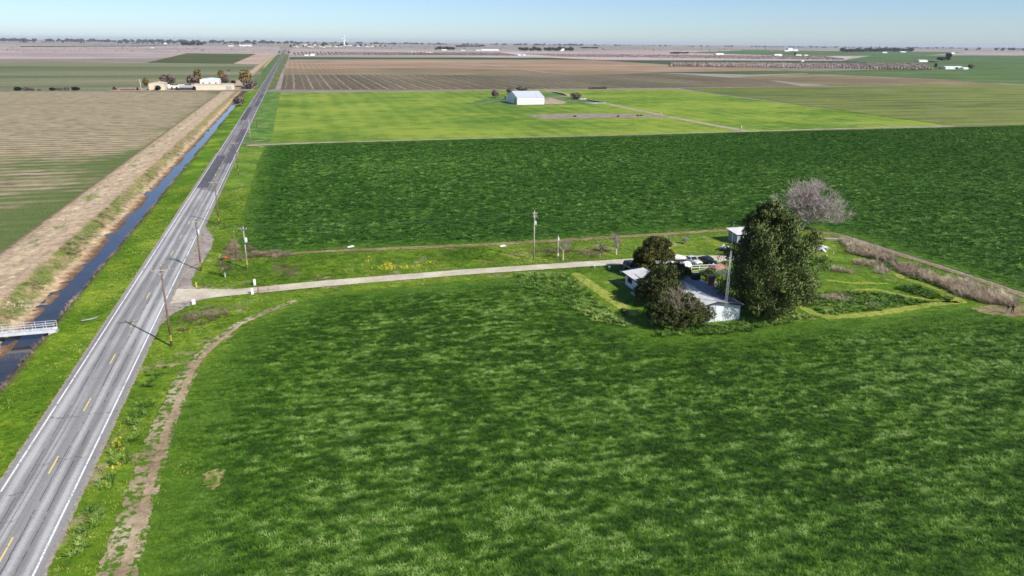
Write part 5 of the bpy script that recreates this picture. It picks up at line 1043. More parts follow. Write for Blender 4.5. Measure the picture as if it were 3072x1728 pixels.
# scrap heap and lumber on the right
hp = thing('scrap_heap', 'white heap of scrap sheets right of the pine', 'scrap', (111.2, 138.4, .05))
r_ = random.Random(3)
for i in range(16):
    a, b_, z = r_.uniform(-1.9, 1.9), r_.uniform(-1.3, 1.3), r_.uniform(.1, .9); o = MB().box(-.5, .5, -.3, .3, -.03, .03).build('sheet', M_TARP if i % 4 else M_GREYP, hp); o.location = (a, b_, z); o.rotation_euler = (r_.uniform(-.6, .6), r_.uniform(-.6, .6), r_.uniform(0, 3)); o.scale = (r_.uniform(.8, 1.5), r_.uniform(.8, 1.5), 1)
MB().lathe([(.9, 0), (.8, .35), (.5, .65), (.1, .8)], 9).build('core', M_GREYP, hp)
hp2 = thing('scrap_heap', 'small white scrap pile half hidden by the right edge of the pine', 'scrap', (109.4, 142.0, .05))
for i in range(6):
    o = MB().box(-.4, .4, -.3, .3, -.03, .03).build('sheet', M_TARP, hp2); o.location = (r_.uniform(-.7, .7), r_.uniform(-.5, .5), r_.uniform(.1, .6)); o.rotation_euler = (r_.uniform(-.6, .6), r_.uniform(-.6, .6), r_.uniform(0, 3))
MB().lathe([(.6, 0), (.5, .3), (.1, .5)], 8).build('core', M_GREYP, hp2)
lm = thing('lumber_pile', 'stack of weathered boards under the leafless tree', 'lumber', (120.4, 145.6, .05), -.5)
for k in range(4):
    for i in range(4): o = MB().box(-1.9, 1.9, -.11, .11, 0, .07).build('board', M_LUMB, lm); o.location = (r_.uniform(-.25, .25), -.5 + i * .32 + r_.uniform(-.05, .05), .05 + k * .1); o.rotation_euler = (0, 0, r_.uniform(-.08, .08))
lm2 = thing('lumber_pile', 'dark low stack of boards left of the weathered lumber', 'lumber', (118.2, 146.6, .05), -.3)
for i in range(4): o = MB().box(-1.5, 1.5, -.12, .12, 0, .1).build('board', M_TRIM, lm2); o.location = (0, -.5 + i * .3, .02 + .08 * (i % 2))

# ------------------------------------------------------------------ the two people at the right edge
def person(label, loc, rz, joints_arm, cols, stance=.11):
    """one continuous skinned body; materials by height"""
    J = [('pelvis', (0, 0, .95), .125), ('waist', (0, .01, 1.10), .115), ('chest', (0, 0, 1.32), .135), ('neck', (0, 0, 1.50), .058), ('jaw', (0, .015, 1.58), .075), ('head', (0, 0, 1.68), .098), ('crown', (0, -.01, 1.76), .07)]
    E_ = [(0, 1), (1, 2), (2, 3), (3, 4), (4, 5), (5, 6)]; P = [j[1] for j in J]; Rr = [j[2] for j in J]
    for s in (-1, 1):
        k = len(P); P += [(s * stance * .9, 0, .90), (s * (stance + .01), .02, .50), (s * (stance + .03), -.02, .09), (s * (stance + .04), .13, .045)]; Rr += [.085, .058, .042, .038]; E_ += [(0, k), (k, k + 1), (k + 1, k + 2), (k + 2, k + 3)]
        k = len(P); sh_, el, wr_, hd = joints_arm[0 if s < 0 else 1]; P += [(s * .17, 0, 1.43), el, wr_, hd]; Rr += [.062, .043, .032, .036]; E_ += [(2, k), (k, k + 1), (k + 1, k + 2), (k + 2, k + 3)]
    me = bpy.data.meshes.new('person'); me.from_pydata(P, E_, []); ob = bpy.data.objects.new('person_skin', me); COL.objects.link(ob)
    ob.modifiers.new('skin', 'SKIN'); sv = me.skin_vertices[0].data
    for i, r in enumerate(Rr): sv[i].radius = (r, r); sv[i].use_root = (i == 0)
    sub = ob.modifiers.new('sub', 'SUBSURF'); sub.levels = 2; sub.render_levels = 2
    dg = bpy.context.evaluated_depsgraph_get(); m2 = bpy.data.meshes.new_from_object(ob.evaluated_get(dg)); m2.name = 'person'
    bpy.data.objects.remove(ob); bpy.data.meshes.remove(me)
    o = link(bpy.data.objects.new('person', m2)); o.location = loc; o.rotation_euler = (0, 0, rz); tag(o, label, 'person', 'people standing by the brush bank')
    m2.materials.clear()
    for c in cols: m2.materials.append(c)     # skin, top, trousers, shoes, hair
    hands = [np.array(joints_arm[0][3]), np.array(joints_arm[1][3])]
    for p in m2.polygons:
        c = p.center; i = 1
        if min(np.linalg.norm(np.array(c) - h) for h in hands) < .085: i = 0
        elif c.z > 1.66 or (c.z > 1.55 and c.y < .0 and abs(c.x) < .12): i = 4
        elif c.z > 1.49: i = 0
        elif c.z < .085: i = 3
        elif c.z < .97 and abs(c.x) < .17: i = 2
        p.material_index = i
    m2.shade_smooth()
    # face: nose and eyes give the head a front
    MB().add([(-.018, .10, 1.61), (.018, .10, 1.61), (0, .125, 1.615), (0, .098, 1.66)], [(0, 1, 2), (0, 2, 3), (1, 3, 2), (0, 3, 1)]).build('nose', cols[0], o)
    for s in (-1, 1): MB().lathe([(.004, 0), (.012, .006), (.004, .012)], 6, (s * .034, .095, 1.66)).build('eye', M_DARK, o)
    # five fingers on each hand
    for s, h in zip((-1, 1), hands):
        for f in range(5):
            a = (f - 2) * .016; b = h + np.array([a, .03, 0]); L = (.05, .07, .078, .072, .058)[f]
            MB().tube([b, b + np.array([a * .3, L * .6, -.01]), b + np.array([a * .3, L * .85, -.03])], [.009, .0085, .007], 5).build('finger', cols[0], o, True)
    return o
M_SKIN = plain('skin', srgb(190, 142, 116), .6, .06, .2); M_HAIR = plain('dark_hair', srgb(34, 28, 26), .6, .1, .1); M_NAVYT = plain('navy_top', srgb(30, 36, 58), .85, .1, .2); M_GREYT = plain('light_grey_trousers', srgb(178, 180, 190), .85, .08, .2); M_BLK = plain('black_cloth', srgb(24, 24, 28), .85, .1, .2); M_SHOE = plain('white_shoes', srgb(226, 224, 218), .6, .05, .2)
ARM_CTRL = (((-.17, 0, 1.43), (-.24, .06, 1.18), (-.10, .26, 1.20), (-.06, .33, 1.21)), ((.17, 0, 1.43), (.24, .06, 1.18), (.10, .26, 1.20), (.06, .33, 1.21)))
ARM_SIDE = (((-.17, 0, 1.43), (-.24, .02, 1.16), (-.20, .16, .98), (-.19, .21, .92)), ((.17, 0, 1.43), (.25, .05, 1.18), (.12, .24, 1.22), (.08, .30, 1.26)))
pa = person('person in navy top and light grey trousers standing on the worn patch', (115.75, 94.2, .13), math.radians(120), ARM_SIDE, [M_SKIN, M_NAVYT, M_GREYT, M_SHOE, M_HAIR])
pb_ = person('person in black clothes holding a small controller with both hands', (116.35, 93.75, .13), math.radians(135), ARM_CTRL, [M_SKIN, M_BLK, M_BLK, M_SHOE, M_HAIR])
rc = thing('remote_controller', 'small dark controller held in the hands of the person in black', 'controller', (116.35 - .36 * math.sin(math.radians(135)), 93.75 + .36 * math.cos(math.radians(135)), 1.35), math.radians(135)); MB().box(-.09, .09, -.05, .05, -.02, .03).build('case', M_DARK, rc); MB().box(-.07, .07, .02, .04, .03, .12).build('screen', M_GLASS, rc)
for s in (-1, 1): MB().tube([(s * .05, 0, .03), (s * .05, 0, .055)], .008, 6).build('stick', M_GALV, rc)
WORDS = ['leftmost', 'second', 'third', 'fourth', 'fifth', 'sixth', 'seventh', 'eighth', 'ninth', 'tenth', 'eleventh', 'twelfth', 'thirteenth', 'fourteenth', 'fifteenth', 'sixteenth', 'seventeenth', 'eighteenth']
# ------------------------------------------------------------------ far trees, farms, groves, turbine
def height_to(p, ytop):
    """height in metres at ground point p that reaches photo row ytop"""
    lo, hi = 0.0, 150.0
    for _ in range(40):
        m = (lo + hi) / 2; y = project(np.array([[p[0], p[1], m]]))[1][0]
        if y > ytop: lo = m
        else: hi = m
    return lo
def depth_of(p): return -((np.array([p[0], p[1], 0]) - np.array([0, 0, CAM_H])) @ ROT)[2]
def width_of(p, px): return px * depth_of(p) / FPX
# crown templates (unit height 1, radius .5)
def crown_mesh(name, mat, kind, seed):
    global rng
    rng = np.random.default_rng(seed)
    if kind == 'round': C = unit(34) * np.array([.34, .34, .30]) * rng.uniform(.5, 1, 34)[:, None] + np.array([0, 0, .58]); s = .16
    elif kind == 'tall': t_ = rng.uniform(0, 1, 40); C = np.stack([rng.normal(0, .14, 40), rng.normal(0, .14, 40), .22 + .72 * t_], 1); s = .15
    elif kind == 'bush': C = unit(26) * np.array([.4, .4, .38]) * rng.uniform(.5, 1, 26)[:, None] + np.array([0, 0, .48]); C[:, 2] = np.maximum(C[:, 2], .12); s = .18
    R = np.full((len(C), 3), s) * rng.uniform(.7, 1.2, len(C))[:, None]
    V, a, nr = leaf_quads(C, R, 70, .075, .05, up=.3, out=.8, rnd=.7, shell=.35); o = quads_obj(name, V, mat, None, attr=a, nrm=nr); me = o.data; bpy.data.objects.remove(o); return me
M_BAREF = leaf_mat('far_bare_twigs', [(0, srgb(92, 78, 70)), (.5, srgb(132, 114, 104)), (1, srgb(168, 150, 138))], .9); M_OCHF = leaf_mat('far_ochre_twigs', [(0, srgb(108, 92, 56)), (.5, srgb(144, 126, 78)), (1, srgb(176, 158, 104))], .9); M_MAUF = leaf_mat('far_mauve_twigs', [(0, srgb(152, 136, 130)), (.5, srgb(188, 170, 164)), (1, srgb(216, 200, 194))], .9)
M_DKF = leaf_mat('far_dark_leaves', [(0, srgb(26, 36, 28)), (.5, srgb(40, 50, 38)), (1, srgb(60, 70, 54))], .8)
CR = {}
for nm, mat in (('euc', M_EUC), ('bare', M_BAREF), ('ochre', M_OCHF), ('mauve', M_MAUF), ('dark', M_DKF)):
    for kd in ('round', 'tall', 'bush'): CR[nm, kd] = crown_mesh('crown', mat, kd, hash(kd) % 97 if False else {'round': 3, 'tall': 5, 'bush': 9}[kd] + len(nm))
tk = MB().tube([(0, 0, -.02), (.01, 0, .3), (0, .01, .65)], [.035, .028, .012], 6).build('trunk', M_BARK); ME_TRUNK = tk.data; bpy.data.objects.remove(tk)
def far_tree(label, p, h, wd, kind, shape='round', name='tree', cat='tree', group=None, rz=None):
    o = tag(empty(name, (p[0], p[1], 0), random.random() * 6 if rz is None else rz), label, cat, group); o.scale = (wd, wd, h)
    c = link(bpy.data.objects.new('crown', CR[kind, shape]), o); link(bpy.data.objects.new('trunk', ME_TRUNK), o); return o
def ftree(label, x, ybase, ytop, wpx, kind, shape='round', **k):
    p = g(x, ybase); return far_tree(label, p, height_to(p, ytop), width_of(p, wpx), kind, shape, **k)
def building(label, x0, x1, ybase, ytop, kind='gable', depth=None, wall=None, roof=None, name='farm_building', ridge='x', rise=.22, group=None, wins=0, door=None, cat='building'):
    """x0,x1,ybase: front wall on the ground in the photo; ytop: top of the front wall"""
    a, b = g(x0, ybase), g(x1, ybase); y = (a[1] + b[1]) / 2; h = height_to(((a[0] + b[0]) / 2, y), ytop); L = b[0] - a[0]; D = depth or L * .6
    return building_w(label, (a[0] + b[0]) / 2, y, L, D, h, kind, wall, roof, name, ridge, rise, group, wins, door, cat)
def building_w(label, cx, y, L, D, h, kind='gable', wall=None, roof=None, name='farm_building', ridge='x', rise=.22, group=None, wins=0, door=None, cat='building'):
    o = tag(empty(name, (cx, y, 0)), label, cat, group); wall = wall or M_WWALL; roof = roof or M_ROOFW; w = MB().box(-L / 2, L / 2, 0, D, -.2, h)
    e = max(.25, L * .01); th = max(.12, h * .03)
    if ridge == 'x':
        r = h + D / 2 * rise; w.add([(-L / 2, 0, h), (-L / 2, D, h), (-L / 2, D / 2, r - th), (L / 2, 0, h), (L / 2, D, h), (L / 2, D / 2, r - th)], [(0, 1, 2), (5, 4, 3), (0, 2, 5, 3), (1, 4, 5, 2)])
        for s, (ya, yb) in enumerate(((-e, D / 2), (D + e, D / 2))):
            za = h - .05 - e * rise
            V = [(-L / 2 - e, ya, za + th), (L / 2 + e, ya, za + th), (L / 2 + e, yb, r + .02), (-L / 2 - e, yb, r + .02), (-L / 2 - e, ya, za), (L / 2 + e, ya, za), (L / 2 + e, yb, r - th + .02), (-L / 2 - e, yb, r - th + .02)]
            mesh_obj('roof', V, [(0, 1, 2, 3), (7, 6, 5, 4), (0, 4, 5, 1), (1, 5, 6, 2), (2, 6, 7, 3), (3, 7, 4, 0)], roof, o)
    else:
        r = h + L / 2 * rise; w.add([(-L / 2, 0, h), (L / 2, 0, h), (0, 0, r - th), (-L / 2, D, h), (L / 2, D, h), (0, D, r - th)], [(0, 1, 2), (5, 4, 3), (0, 2, 5, 3), (1, 4, 5, 2)])
        for s in (-1, 1):
            za = h - .05 - e * rise; V = [(s * (L / 2 + e), -e, za + th), (s * (L / 2 + e), D + e, za + th), (0, D + e, r + .02), (0, -e, r + .02), (s * (L / 2 + e), -e, za), (s * (L / 2 + e), D + e, za), (0, D + e, r - th + .02), (0, -e, r - th + .02)]
            mesh_obj('roof', V, [(0, 1, 2, 3), (7, 6, 5, 4), (0, 4, 5, 1), (1, 5, 6, 2), (2, 6, 7, 3), (3, 7, 4, 0)], roof, o)
    w.build('wall', wall, o)
    for i in range(wins):
        u = -L / 2 + L * (i + .5) / wins; f = MB().box(u - L * .03 - .3, u + L * .03 + .3, -.06, 0, h * .4, h * .7).build('window', M_TRIM, o); MB().box(u - L * .03 - .2, u + L * .03 + .2, -.08, -.06, h * .43, h * .67).build('pane', M_GLASS, f)
    if door: MB().box(door[0] * L - door[1] / 2, door[0] * L + door[1] / 2, -.07, 0, 0, h * door[2]).build('door', M_FASCIA, o)
    return o
M_CREAM = plain('cream_metal', srgb(214, 200, 172), .7, .05, 3); M_CREAMR = plain('cream_roof', srgb(206, 196, 176), .7, .06, 3); M_SILV = plain('barn_roof_metal', srgb(200, 206, 214), .5, .05, 4, .5); M_BWHITE = plain('barn_white', srgb(236, 236, 234), .6, .03, 4); M_GROOF = plain('pale_grey_roof', srgb(168, 168, 166), .8, .08, 3)
# white barn in the lime field
barn = building_w('big white metal barn with silver roof at the edge of the lime field', 170.0, 552.0, 21.2, 30, 5.0, wall=M_BWHITE, roof=M_SILV, name='metal_barn', rise=.27)
for i in range(20): MB().box(-10.6 + i * 1.06 + .03, -10.6 + (i + 1) * 1.06 - .03, -.05, 0, .05, 4.85).build('wall_panel', M_BWHITE, barn)
for i in range(14): MB().box(-10.66, -10.6, i * 2.14 + .05, (i + 1) * 2.14 - .05, .05, 4.85).build('wall_panel', M_BWHITE, barn)
MB().box(-10.72, -10.66, 3.5, 8.5, 0, 4.2).build('door', M_FASCIA, barn)
ftree('leafless grey tree standing alone left of the white barn', 1487, 294, 267, 26, 'bare', 'bush'); ftree('leafless tree leaning against the left end of the barn', 1530, 286, 262, 24, 'bare', 'bush'); ftree('leafless tree showing over the barn roof', 1568, 274, 258, 38, 'bare', 'bush')
ftree('round leafless tree shading the truck right of the barn', 1727, 298, 276, 32, 'bare', 'bush'); building('little weathered shed leaning at the left end of the barn', 1519, 1532, 300, 288, ridge='y', wall=M_LUMB, roof=M_GROOF, name='shed', depth=6, cat='shed')
p = g(1748, 300); c_ = car('white pickup parked under the leafless tree right of the barn', (p[0], p[1], .08), 1.4, M_WHITEP, 'pickup', group=None); c_.scale = (1.15, 1.15, 1.15)
p = g(1741, 299); c_ = car('black pickup parked under the leafless tree right of the barn', (p[0] - 2.6, p[1] + 4, .08), 1.4, M_BLACKP, 'pickup', group=None)
o = thing('irrigation_pipes', 'pale stack of irrigation pipes lying right of the barn', 'pipes', (*g(1785, 311), .08), 0)
for i in range(9): MB().tube([(-9, i * .34, .14 + .24 * (i % 2)), (9, i * .34, .14 + .24 * (i % 2))], .13, 6).build('pipe', M_GALV, o, True)
o = thing('pipe_rack', 'row of dark bins standing at the far edge of the lime field', 'bins', (*g(1768, 268), 0), 0)
for i in range(11): MB().box(i * 1.75, i * 1.75 + 1.35, 0, 1.4, 0, 2.2 if i not in (1,) else 1.6).build('bin', M_TRIM, o)
def fpost(label, x, yb, h=2.2): p = g(x, yb); o = thing('standpipe', label, 'standpipe', (p[0], p[1], 0)); MB().tube([(0, 0, 0), (0, 0, h)], .3, 10).build('pipe', M_CONC, o, True); MB().tube([(0, 0, h), (0, 0, h + .15)], .36, 10).build('lid', M_GALV, o)
fpost('white standpipe where the farm road meets the wheat', 2223, 391, 2.6); fpost('white standpipe at the right end of the bare basin', 1982, 349, 2.2)
for i, x in enumerate((1725, 1855, 1913, 1924)): ftree(f'{WORDS[i]} small dark bush from the left in the bare basin', x, 350.5 if i < 2 else 347.5, 346 if i < 2 else 343.6, 10, 'dark', 'bush', name='bush', cat='bush', group='bushes in the bare basin')
# farmstead left of the road
building('long cream warehouse beside the crossing', 588, 702, 270.5, 254, wall=M_CREAM, roof=M_CREAMR, name='warehouse', depth=14, rise=.10, door=(.36, 5, .75))
building_w('white gabled shed rising behind the cream warehouse', -77.4, 792, 17, 22, 8.0, wall=M_BWHITE, roof=M_BWHITE, name='warehouse', ridge='y', rise=.14, wins=3)
building_w('cream gabled workshop left of the farmstead', -120.6, 768, 13.2, 20, 6.0, wall=M_CREAM, roof=M_CREAMR, name='workshop', ridge='y', rise=.16)
building_w('low grey-roofed house between workshop and warehouse', -95.2, 764, 12, 11, 2.6, wall=M_TRIM, roof=M_GROOF, name='farm_house', rise=.3, wins=2, cat='house')
building_w('small red-roofed shed behind the white gabled shed', -92, 806, 7, 6, 3.2, wall=M_WWALL, roof=plain('dusty_red_roof', srgb(166, 110, 100), .8, .1, 1), name='shed', rise=.3, cat='shed')
def truck(label, loc, rz, L, box=M_WHITE, cab=M_WHITE, name='box_truck'):
    o = thing(name, label, 'truck', loc, rz); MB().box(-L / 2, L / 2, -1.2, 1.2, 1.0, 3.4).build('cargo_box', box, o); MB().box(L / 2 + .15, L / 2 + 2.0, -1.1, 1.1, .7, 2.5).build('cab', cab, o); MB().box(L / 2 + 1.95, L / 2 + 2.03, -1.0, 1.0, 1.6, 2.35).build('windscreen', M_GLASS, o)
    for x in (-L / 2 + 1, -L / 2 + 2.2, L / 2 + 1.2):
        for s in (-1, 1): MB().tube([(x, s * 1.05 - .15, .5), (x, s * 1.05 + .15, .5)], .5, 12).build('wheel', M_TYRE, o)
    MB().box(-L / 2, L / 2 + 1.5, -.5, .5, .6, .95).build('chassis', M_DARK, o)
truck('white box truck parked behind the low grey house', (-103.6, 800, 0), 0, 5.5); truck('white truck with long trailer right of the cream workshop', (-108.5, 782, 0), .1, 9); truck('white van at the back left of the farmstead', (-117, 806, 0), .3, 4.2, name='van')
def tractor(label, loc, rz, mat):
    o = thing('tractor', label, 'tractor', loc, rz); MB().box(-.2, 2.2, -.5, .5, .8, 1.7).build('bonnet', mat, o); MB().box(-1.6, -.2, -.8, .8, .9, 1.5).build('deck', mat, o); MB().box(-1.5, -.3, -.7, .7, 1.6, 2.8).build('cab', M_GLASS, o); MB().box(-1.7, -.1, -.85, .85, 2.8, 2.95).build('roof', mat, o)
    for s in (-1, 1): MB().tube([(-1.0, s * 1.0 - .25, .85), (-1.0, s * 1.0 + .25, .85)], .85, 16).build('wheel', M_TYRE, o); MB().tube([(1.7, s * .8 - .15, .5), (1.7, s * .8 + .15, .5)], .5, 14).build('wheel', M_TYRE, o)
tractor('red tractor beside the cream workshop', (-107.5, 772, 0), .2, M_RED); tractor('red tractor nearer the grey house', (-103.2, 770, 0), .6, M_RED); tractor('orange tractor left of the white pole', (-136.5, 772, 0), .4, M_ORANGE); tractor('dusty brown tractor at the far left of the machines', (-157.5, 778, 0), 1.2, M_RUST)
o = thing('implement', 'orange low implement in front of the cream workshop', 'implement', (-122.5, 765.5, 0), 0); MB().box(-3, 3, -.6, .6, .5, .8).build('bar', M_ORANGE, o)
for i in range(8): MB().bar((-2.7 + i * .77, 0, .6), (-2.7 + i * .77, .2, 0), .12).build('tine', M_RUST, o)
for i, (x, y, lab) in enumerate(((-149, 774, 'rusty disc harrow lying left of the machines'), (-143, 772, 'rusty plough frame lying left of the orange tractor'))):
    o = thing('implement', lab, 'implement', (x, y, 0), .1); MB().box(-3.2, 3.2, -.15, .15, .8, 1.0).build('bar', M_RUST, o); MB().box(-3.2, 3.2, 1.0, 1.3, .8, 1.0).build('bar', M_RUST, o)
    for k in range(9): MB().tube([(-3 + k * .75, -.05, .45), (-3 + k * .75, .05, .45)], .45, 10).build('disc', M_RUST, o)
for i, (x, y, pt_, st, rz, lab) in enumerate(((-44.5, 776, M_WHITEP, 'sedan', 1.5, 'white car on the yard right of the warehouse'), (-46.8, 786, M_BLACKP, 'sedan', 1.3, 'dark car behind the white car at the warehouse'), (-41.8, 784, M_NAVY, 'suv', 1.0, 'blue car nearest the crossing beside the warehouse'), (-98, 785, M_NAVY, 'pickup', .4, 'dark pickup behind the low grey house'))): car(lab, (x, y, .1), rz, pt_, st, group='cars at the left farmstead')
p_ = pole('white leaning pole left of the cream workshop', -133.0, 764, 10, ((.5, 1.8),), 0, M_PORC, group=None, bands=False, r=.22, lean=(-.03, 0))
poly_sheet('farmstead_yard', [(-160, 757), (-36, 755), (-36, 815), (-160, 812)], zf[0] + .06, dirt_mat('farmyard_dirt', (srgb(132, 118, 104), srgb(160, 146, 130), srgb(182, 168, 152)), (3, 6), grass=.1), 4, 4)
ftree('wide dark leafless tree behind the cream workshop', 502, 256, 221, 46, 'bare', 'bush'); ftree('thin ochre leafless tree behind the white pole', 440, 263, 233, 22, 'ochre')
ftree('dark leafless tree behind the white trucks', 580, 258, 224, 40, 'bare'); ftree('ochre leafless tree left of the white gabled shed', 598, 256, 212, 32, 'ochre', 'tall')
ftree('ochre tall tree right of the white gabled shed', 665, 256, 214, 22, 'ochre', 'tall'); ftree('dark leafless tree right of the white gabled shed', 678, 256, 222, 26, 'bare'); ftree('low dark shrub right of the warehouse roof', 700, 254, 240, 14, 'dark', 'bush', name='shrub', cat='shrub')
ftree('large ochre tree beside the crossing', 738, 262, 207, 44, 'ochre'); ftree('bare grey tree under the large ochre tree', 752, 268, 236, 40, 'bare', 'bush')
ftree('round olive bush in front of the cream workshop', 473, 272, 255, 20, 'dark', 'bush', name='bush', cat='bush'); ftree('dark bush between grey house and warehouse', 584, 271, 258, 10, 'dark', 'bush', name='bush', cat='bush')
ftree('bare grey bush at the head of the ditch', 720, 316, 286, 36, 'bare', 'bush', name='bush', cat='bush')
pm = thing('palm_tree', 'slim palm tree behind the warehouse', 'tree', (*g(690, 254), 0)); hp_ = height_to(g(690, 254), 208)
MB().tube([(0, 0, 0), (.3, 0, hp_ * .5), (.1, 0, hp_ * .9)], [.28, .22, .2], 8).build('trunk', M_BARKG, pm, True)
for i in range(16): 
    a = i * 2.4; e = .6 * math.sin(i * 1.7); f_ = MB(); dx, dy = math.cos(a), math.sin(a); z0 = hp_ * .9
    f_.add([(0, 0, z0), (dx * 1.3 - dy * .35, dy * 1.3 + dx * .35, z0 + .7 + e), (dx * 2.4, dy * 2.4, z0 + .0 + e), (dx * 1.3 + dy * .35, dy * 1.3 - dx * .35, z0 + .7 + e)], [(0, 1, 2, 3)]).build('frond', M_EUC, pm)
for i, (x, w_, h_) in enumerate(((52, 26, 13), (80, 22, 12), (98, 14, 10), (158, 20, 11), (178, 18, 10), (200, 16, 12), (228, 26, 13), (118, 12, 7))):
    ftree(['broad bare shrub at the far left of the field hedge', 'second shrub from the left in the field hedge', 'third dark shrub from the left in the field hedge', 'fifth shrub from the left in the field hedge', 'sixth shrub from the left in the field hedge', 'seventh shrub from the left in the field hedge', 'rightmost large dark shrub of the field hedge', 'low fourth shrub from the left in the field hedge'][i], x, 272.5, 272.5 - h_, w_, 'bare' if i % 3 else 'dark', 'bush', name='shrub', cat='shrub', group='shrubs of the left field hedge')
# right farm
building('white long-roofed farm house among trees at the far right', 2836, 2888, 207.5, 201, wall=M_BWHITE, roof=M_BWHITE, name='farm_house', depth=14, rise=.2, cat='house', wins=3); building('white shed at the right end of the far right farm', 2890, 2905, 208, 203.5, wall=M_BWHITE, roof=M_BWHITE, name='shed', depth=9, cat='shed')
ftree('bare mauve tree at the right end of the far right farm', 2912, 207, 190, 20, 'bare'); ftree('dark round tree in front of the far right farm house', 2870, 208.5, 201, 9, 'dark', 'bush'); ftree('small dark tree left of the far right farm house', 2806, 203, 191, 10, 'dark', 'tall'); ftree('bare tree group left of the far right farm house', 2825, 206, 198, 24, 'mauve', 'bush')
ftree('tall dark evergreen above the far right farm', 2842, 182, 161, 22, 'dark', 'tall'); ftree('spreading dark evergreen left of the tall one', 2822, 182, 170, 26, 'dark', 'bush'); building('pale farm house left of the tall dark evergreen', 2758, 2782, 186, 181, wall=M_BWHITE, roof=M_CREAMR, name='farm_house', depth=16, cat='house')
ftree('low mauve orchard trees beside the pale farm house', 2800, 186, 180, 40, 'mauve', 'bush')
# small far farms, one by one
FB = [('white shed on the middle plain near the road', 930, 944, 167, 163.8), ('white house on the middle plain near the road', 914, 926, 167.5, 164.6), ('white barn right of the house near the road', 932, 945, 165.5, 162), ('white trailer on the orchard edge', 1232, 1247, 158, 156), ('long white shed in the orchard', 1279, 1299, 159, 157), ('white shed before the left grove', 1326, 1340, 151, 148.6), ('long low white sheds in the middle distance', 1448, 1495, 152.3, 150.6), ('short white shed beside the long low sheds', 1430, 1442, 152, 150), ('white shed left end of the long low sheds', 1384, 1394, 152, 150.4), ('white house within the middle grove', 1682, 1692, 153, 146), ('white shed on the dark crop edge', 1552, 1562, 166.5, 164), ('second white shed on the dark crop edge', 1569, 1578, 166, 163.5), ('small white house below the mauve orchard', 2150, 2170, 164, 161), ('white house on the far right plain', 2326, 2345, 167, 163.5), ('white silo house on the far right plain', 2366, 2376, 153, 145), ('white shed below the silo house', 2356, 2366, 154, 151), ('cream shed beside the silo house', 2382, 2392, 153, 149), ('white shed under the right grove', 2650, 2660, 159, 156.5), ('small white house under the right grove', 2705, 2716, 157, 155), ('small white shed right of the right grove', 2856, 2863, 161, 158), ('white shed on the left plain', 452, 462, 144.6, 142.8), ('white house left of the road on the plain', 490, 502, 132, 129), ('long white shed left of the road on the plain', 716, 756, 138.5, 136.3), ('short white shed left of the long one on the plain', 684, 702, 138.8, 137), ('white shed far left below the tree line', 90, 124, 124.6, 122.6), ('small cream shed far left below the tree line', 141, 150, 124.4, 122), ('white pump house in the dark crop', 2405, 2412, 184.5, 181), ('white house right of the mauve orchard', 2390, 2404, 167, 164.6), ('white house right end of the small farms', 2414, 2424, 167.2, 165)]
for lab, x0, x1, yb, yt in FB: building(lab, x0, x1, yb, yt, wall=M_BWHITE, roof=M_BWHITE if hash(lab) % 1 == 0 else M_GROOF, name='farm_building', rise=.18)
r_ = random.Random(12)
def grove(which, x0, x1, yb0, yb1, h, n, kind='euc'):
    for i in range(n):
        u = (i + .5) / n; x = x0 + (x1 - x0) * u + r_.uniform(-2, 2); yb = yb0 + (yb1 - yb0) * u + r_.uniform(-.5, .3)
        far = ftree(f'{WORDS[i]} dark tree from the left in the {which}', x, yb, yb - h * r_.uniform(.75, 1.12), (x1 - x0) / n * r_.uniform(1.3, 1.9), kind, 'bush' if i % 3 else 'round', group='trees of the ' + which)
grove('eucalyptus grove left of the road', 544, 608, 137, 137.5, 14, 10, 'dark'); grove('left grove of the middle plain', 1312, 1366, 149.5, 150, 11, 8, 'dark'); grove('middle grove of the plain', 1558, 1622, 152.5, 153, 13, 9); grove('grove right of the middle grove', 1632, 1720, 153, 153, 13, 12); grove('long dark grove on the right plain', 2522, 2734, 157, 156, 13.5, 18, 'dark')
grove('short grove behind the left grove', 1368, 1452, 141.5, 140, 6, 8, 'dark'); grove('low grove right of the mid plain', 1745, 1792, 145.5, 146, 6, 6, 'dark'); grove('dark row below the mauve orchard', 2010, 2066, 162, 161, 6, 7, 'dark')
ftree('dark tree left of the road on the plain', 872, 143, 134, 8, 'dark'); ftree('dark tree behind the town houses', 970, 139, 129, 10, 'dark'); ftree('dark tree beside the wind turbine foot', 1024, 138.5, 131, 12, 'dark', 'bush'); ftree('dark bush in the town right of the turbine', 1066, 139, 133, 8, 'dark', 'bush'); ftree('small dark tree on the plain left of the left grove', 1308, 150, 142.5, 8, 'dark', 'bush'); ftree('round bare tree left of the road by the canal', 838, 160, 152, 8, 'bare', 'bush'); ftree('dark bush on the tan field corner', 867, 160, 153, 8, 'bare', 'bush'); ftree('dark lone tree beside the white house on the right plain', 2384, 167, 158, 8, 'dark', 'tall'); ftree('dark pair of trees left of the white house on the right plain', 2323, 166.5, 160, 8, 'dark'); ftree('dark tree left of the white house on the left plain', 505, 131.5, 126.5, 10, 'dark', 'bush')
